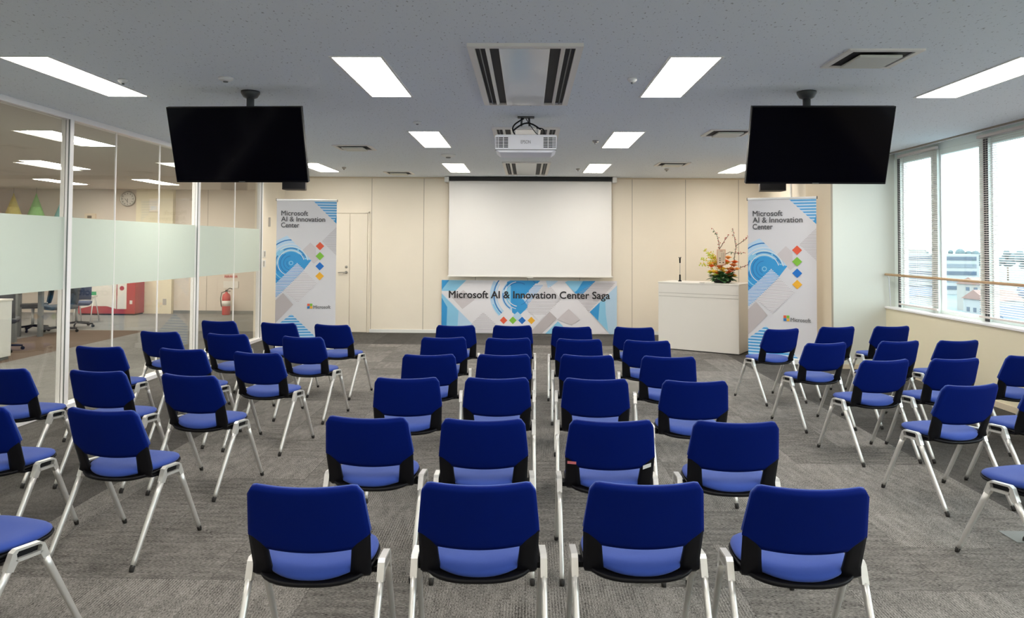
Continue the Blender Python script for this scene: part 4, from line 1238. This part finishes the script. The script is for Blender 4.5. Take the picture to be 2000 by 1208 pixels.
    MB().span((-0.3, -0.45, 1.02), (0.28, 0.45, 1.05), None, 0.004).build('tabletop', M['grey'], r)
    for sx in (-0.19, 0.17):
        for sy in (-0.38, 0.38): MB().span((sx - 0.035, sy - 0.03, 0), (sx + 0.035, sy + 0.03, 1.02)).build('leg', M['grey'], r)
    MB().span((-0.19, 0.36, 0.50), (0.17, 0.40, 0.55)).build('cross_bar', M['black'], r)
    def office(x, y, rz, m, lab):
        r = thing('office_chair', lab, 'office chair', (x, y, 0), rz, 'office chairs in the lobby')
        b = MB()
        for k in range(5):
            a = k * 2 * math.pi / 5 + 0.3; b.tube([(0, 0, 0.10), (0.3 * math.cos(a), 0.3 * math.sin(a), 0.065)], [0.022, 0.014], None, 8)
        b.build('star_base', M['black'], r)
        for k in range(5):
            a = k * 2 * math.pi / 5 + 0.3; MB().lathe([(0.026, -0.014), (0.026, 0.014)], None, 14, (0.3 * math.cos(a), 0.3 * math.sin(a), 0.027), rot=Matrix.Rotation(a, 3, 'Z') @ Matrix.Rotation(math.pi / 2, 3, 'X')).build('caster', M['black'], r)
        MB().tube([(0, 0, 0.09), (0, 0, 0.42)], 0.025, None, 12).build('gas_column', M['alu'], r)
        MB().span((-0.24, -0.24, 0.42), (0.24, 0.24, 0.49), None, 0.03).build('seat', m, r)
        g = [[(u * 0.22, -0.22 - 0.05 * (1 - u * u) - 0.06 * v, 0.50 + 0.42 * v) for v in (0, .25, .5, .75, 1)] for u in (-1, -.6, -.2, .2, .6, 1)]
        MB().sheet(g, 0.04).build('backrest', m, r)
    office(-8.34, 12.92, 2.6, M['chair_grey'], 'dark grey office chair behind the post of the glass partition')
    office(-8.54, 13.78, 3.6, M['navy'], 'navy office chair right of the partition post')
    office(-7.74, 10.64, 0.5, M['chair_grey'], 'office chair whose castors show beside the white cabinet')
    office(-8.95, 13.15, 2.2, M['black'], 'black office chair beside the high table legs')
    # white cabinet at the frame edge
    r = thing('white_cabinet', 'white cabinet at the left edge of the photo behind the glass', 'cabinet', (-7.55, 9.75, 0))
    MB().span((-0.45, -0.25, 0.04), (0.45, 0.25, 0.80), None, 0.005).build('body', M['white'], r)
    MB().span((-0.46, -0.26, 0.80), (0.46, 0.26, 0.825), None, 0.004).build('top_board', M['offwhite'], r)
    MB().span((-0.43, -0.23, 0), (0.43, 0.23, 0.04)).build('plinth', M['grey'], r)
    # folding step
    r = thing('folding_stool', 'silver folding stool beside the red counter', 'stool', (-8.95, 14.75, 0), 0.2)
    MB().span((-0.17, -0.13, 0.50), (0.17, 0.13, 0.53), None, 0.006).build('seat', M['alu'], r)
    for s in (-1, 1):
        for q in (-1, 1): MB().tube([(s * 0.15, q * 0.05, 0.50), (s * 0.17, q * 0.24, 0.0)], 0.012, None, 8).build('leg', M['alu'], r)
lobby_things()

# ------------------------------------------------------------------ town outside the windows
def town():
    rnd = random.Random(11)
    GZ = -19.0
    mg = mat('town_ground', (0.10, 0.13, 0.14), 0.9, noise=0.3, nscale=0.05)
    o = MB().span((12, -150, GZ - 1), (1400, 1500, GZ)).build('ground', mg); struct(o, 'town ground seen below the windows')
    wl = [mat('house_wall_white', (0.24, 0.255, 0.26), 0.8), mat('house_wall_cream', (0.21, 0.205, 0.195), 0.8), mat('house_wall_grey', (0.12, 0.145, 0.17), 0.8)]
    rf = [(mat('roof_slate', (0.055, 0.08, 0.125), 0.7), 'slate blue'), (mat('roof_grey', (0.085, 0.10, 0.12), 0.7), 'grey'), (mat('roof_rust', (0.17, 0.10, 0.085), 0.7), 'rust red')]
    wd = mat('house_window', (0.04, 0.06, 0.09), 0.3)
    tm = mat('town_tree', (0.075, 0.11, 0.12), 0.9)
    def house(x, y, w, d, h, rz, kw, kr):
        wcol = ('white', 'cream', 'grey')[kw]
        r = thing('house', f'small {wcol} house with a {rf[kr][1]} pitched roof in the town outside', 'house', (x, y, GZ), rz, 'houses outside the windows')
        MB().span((-w / 2, -d / 2, 0), (w / 2, d / 2, h)).build('walls', wl[kw], r)
        MB().poly([(-w / 2 - .4, -d / 2 - .4, h), (-w / 2 - .4, d / 2 + .4, h), (-w / 2 - .4, 0, h + d * 0.28)], None, (w + 0.8, 0, 0)).build('roof', rf[kr][0], r)
        m = MB()
        for fl in range(max(1, int(h // 2.8))):
            for k in range(int(w // 2.5)):
                xx = -w / 2 + 1.2 + k * 2.4
                m.span((xx, -d / 2 - 0.05, 1.0 + fl * 2.8), (xx + 1.2, -d / 2 + 0.05, 2.2 + fl * 2.8))
            for k in range(int(d // 2.8)):
                yy = -d / 2 + 1.2 + k * 2.6
                m.span((-w / 2 - 0.05, yy, 1.0 + fl * 2.8), (-w / 2 + 0.05, yy + 1.2, 2.2 + fl * 2.8))
        m.build('windows', wd, r)
        return r
    placed = []; ordw = ['first', 'second', 'third', 'fourth', 'fifth', 'sixth', 'seventh', 'eighth', 'ninth', 'tenth', 'eleventh']
    for ring, rname in ((60, 'nearest row'), (85, 'second row out'), (115, 'third row out'), (150, 'fourth row out'), (195, 'fifth row out'), (250, 'far row')):
        nk = 4 + ring // 50; cnt = 0
        for k in range(nk):
            t = 0.50 + 0.26 * (k + rnd.uniform(0.2, 0.8)) / nk
            y = ring + rnd.uniform(-7, 7); x = y * t
            if ring > 200 and t < 0.6: continue
            if any((x - a) ** 2 + (y - b) ** 2 < 17 ** 2 for a, b in placed): continue
            placed.append((x, y))
            kw, kr = rnd.choice((0, 0, 0, 1, 2)), rnd.choice((0, 0, 1, 1, 2))
            h_ = house(x, y, rnd.uniform(8, 12), rnd.uniform(7, 9), rnd.uniform(5.5, 9), rnd.uniform(-0.5, 0.5), kw, kr)
            wcol = ('white', 'cream', 'grey')[kw]
            h_['label'] = f'{wcol} house with {rf[kr][1]} roof outside, {ordw[cnt]} from the left in the {rname}'; cnt += 1
    # long slab block
    r = thing('office_block', 'long flat-roofed block with horizontal window bands outside', 'building', (182, 345, GZ), -0.25)
    MB().span((-26, -8, 0), (22, 8, 18)).build('walls', wl[0], r)
    for k in range(5): MB().span((-25, -8.2, 2 + k * 3.3), (21, -7.9, 3.7 + k * 3.3)).build('window_band', wl[2] if k % 2 else wd, r)
    MB().span((-6, -4, 18), (2, 4, 20)).build('roof_room', wl[1], r)
    for k in range(10):
        t = 0.505 + 0.028 * k; y = 430 + (k % 3) * 25; x = y * t
        r = thing('tree', f'hazy round tree on the skyline outside, {ordw[k]} from the left', 'tree', (x, y, GZ), 0, 'trees on the skyline')
        MB().tube([(0, 0, 0), (0, 0, 10)], 0.6, None, 6).build('trunk', M['twig'], r)
        c = MB()
        for _ in range(12): c.ball((rnd.uniform(-4.5, 4.5), rnd.uniform(-3, 3), 14 + rnd.uniform(-4, 4)), rnd.uniform(1.5, 2.8), None, 8, 6)
        c.build('crown', tm, r)
town()
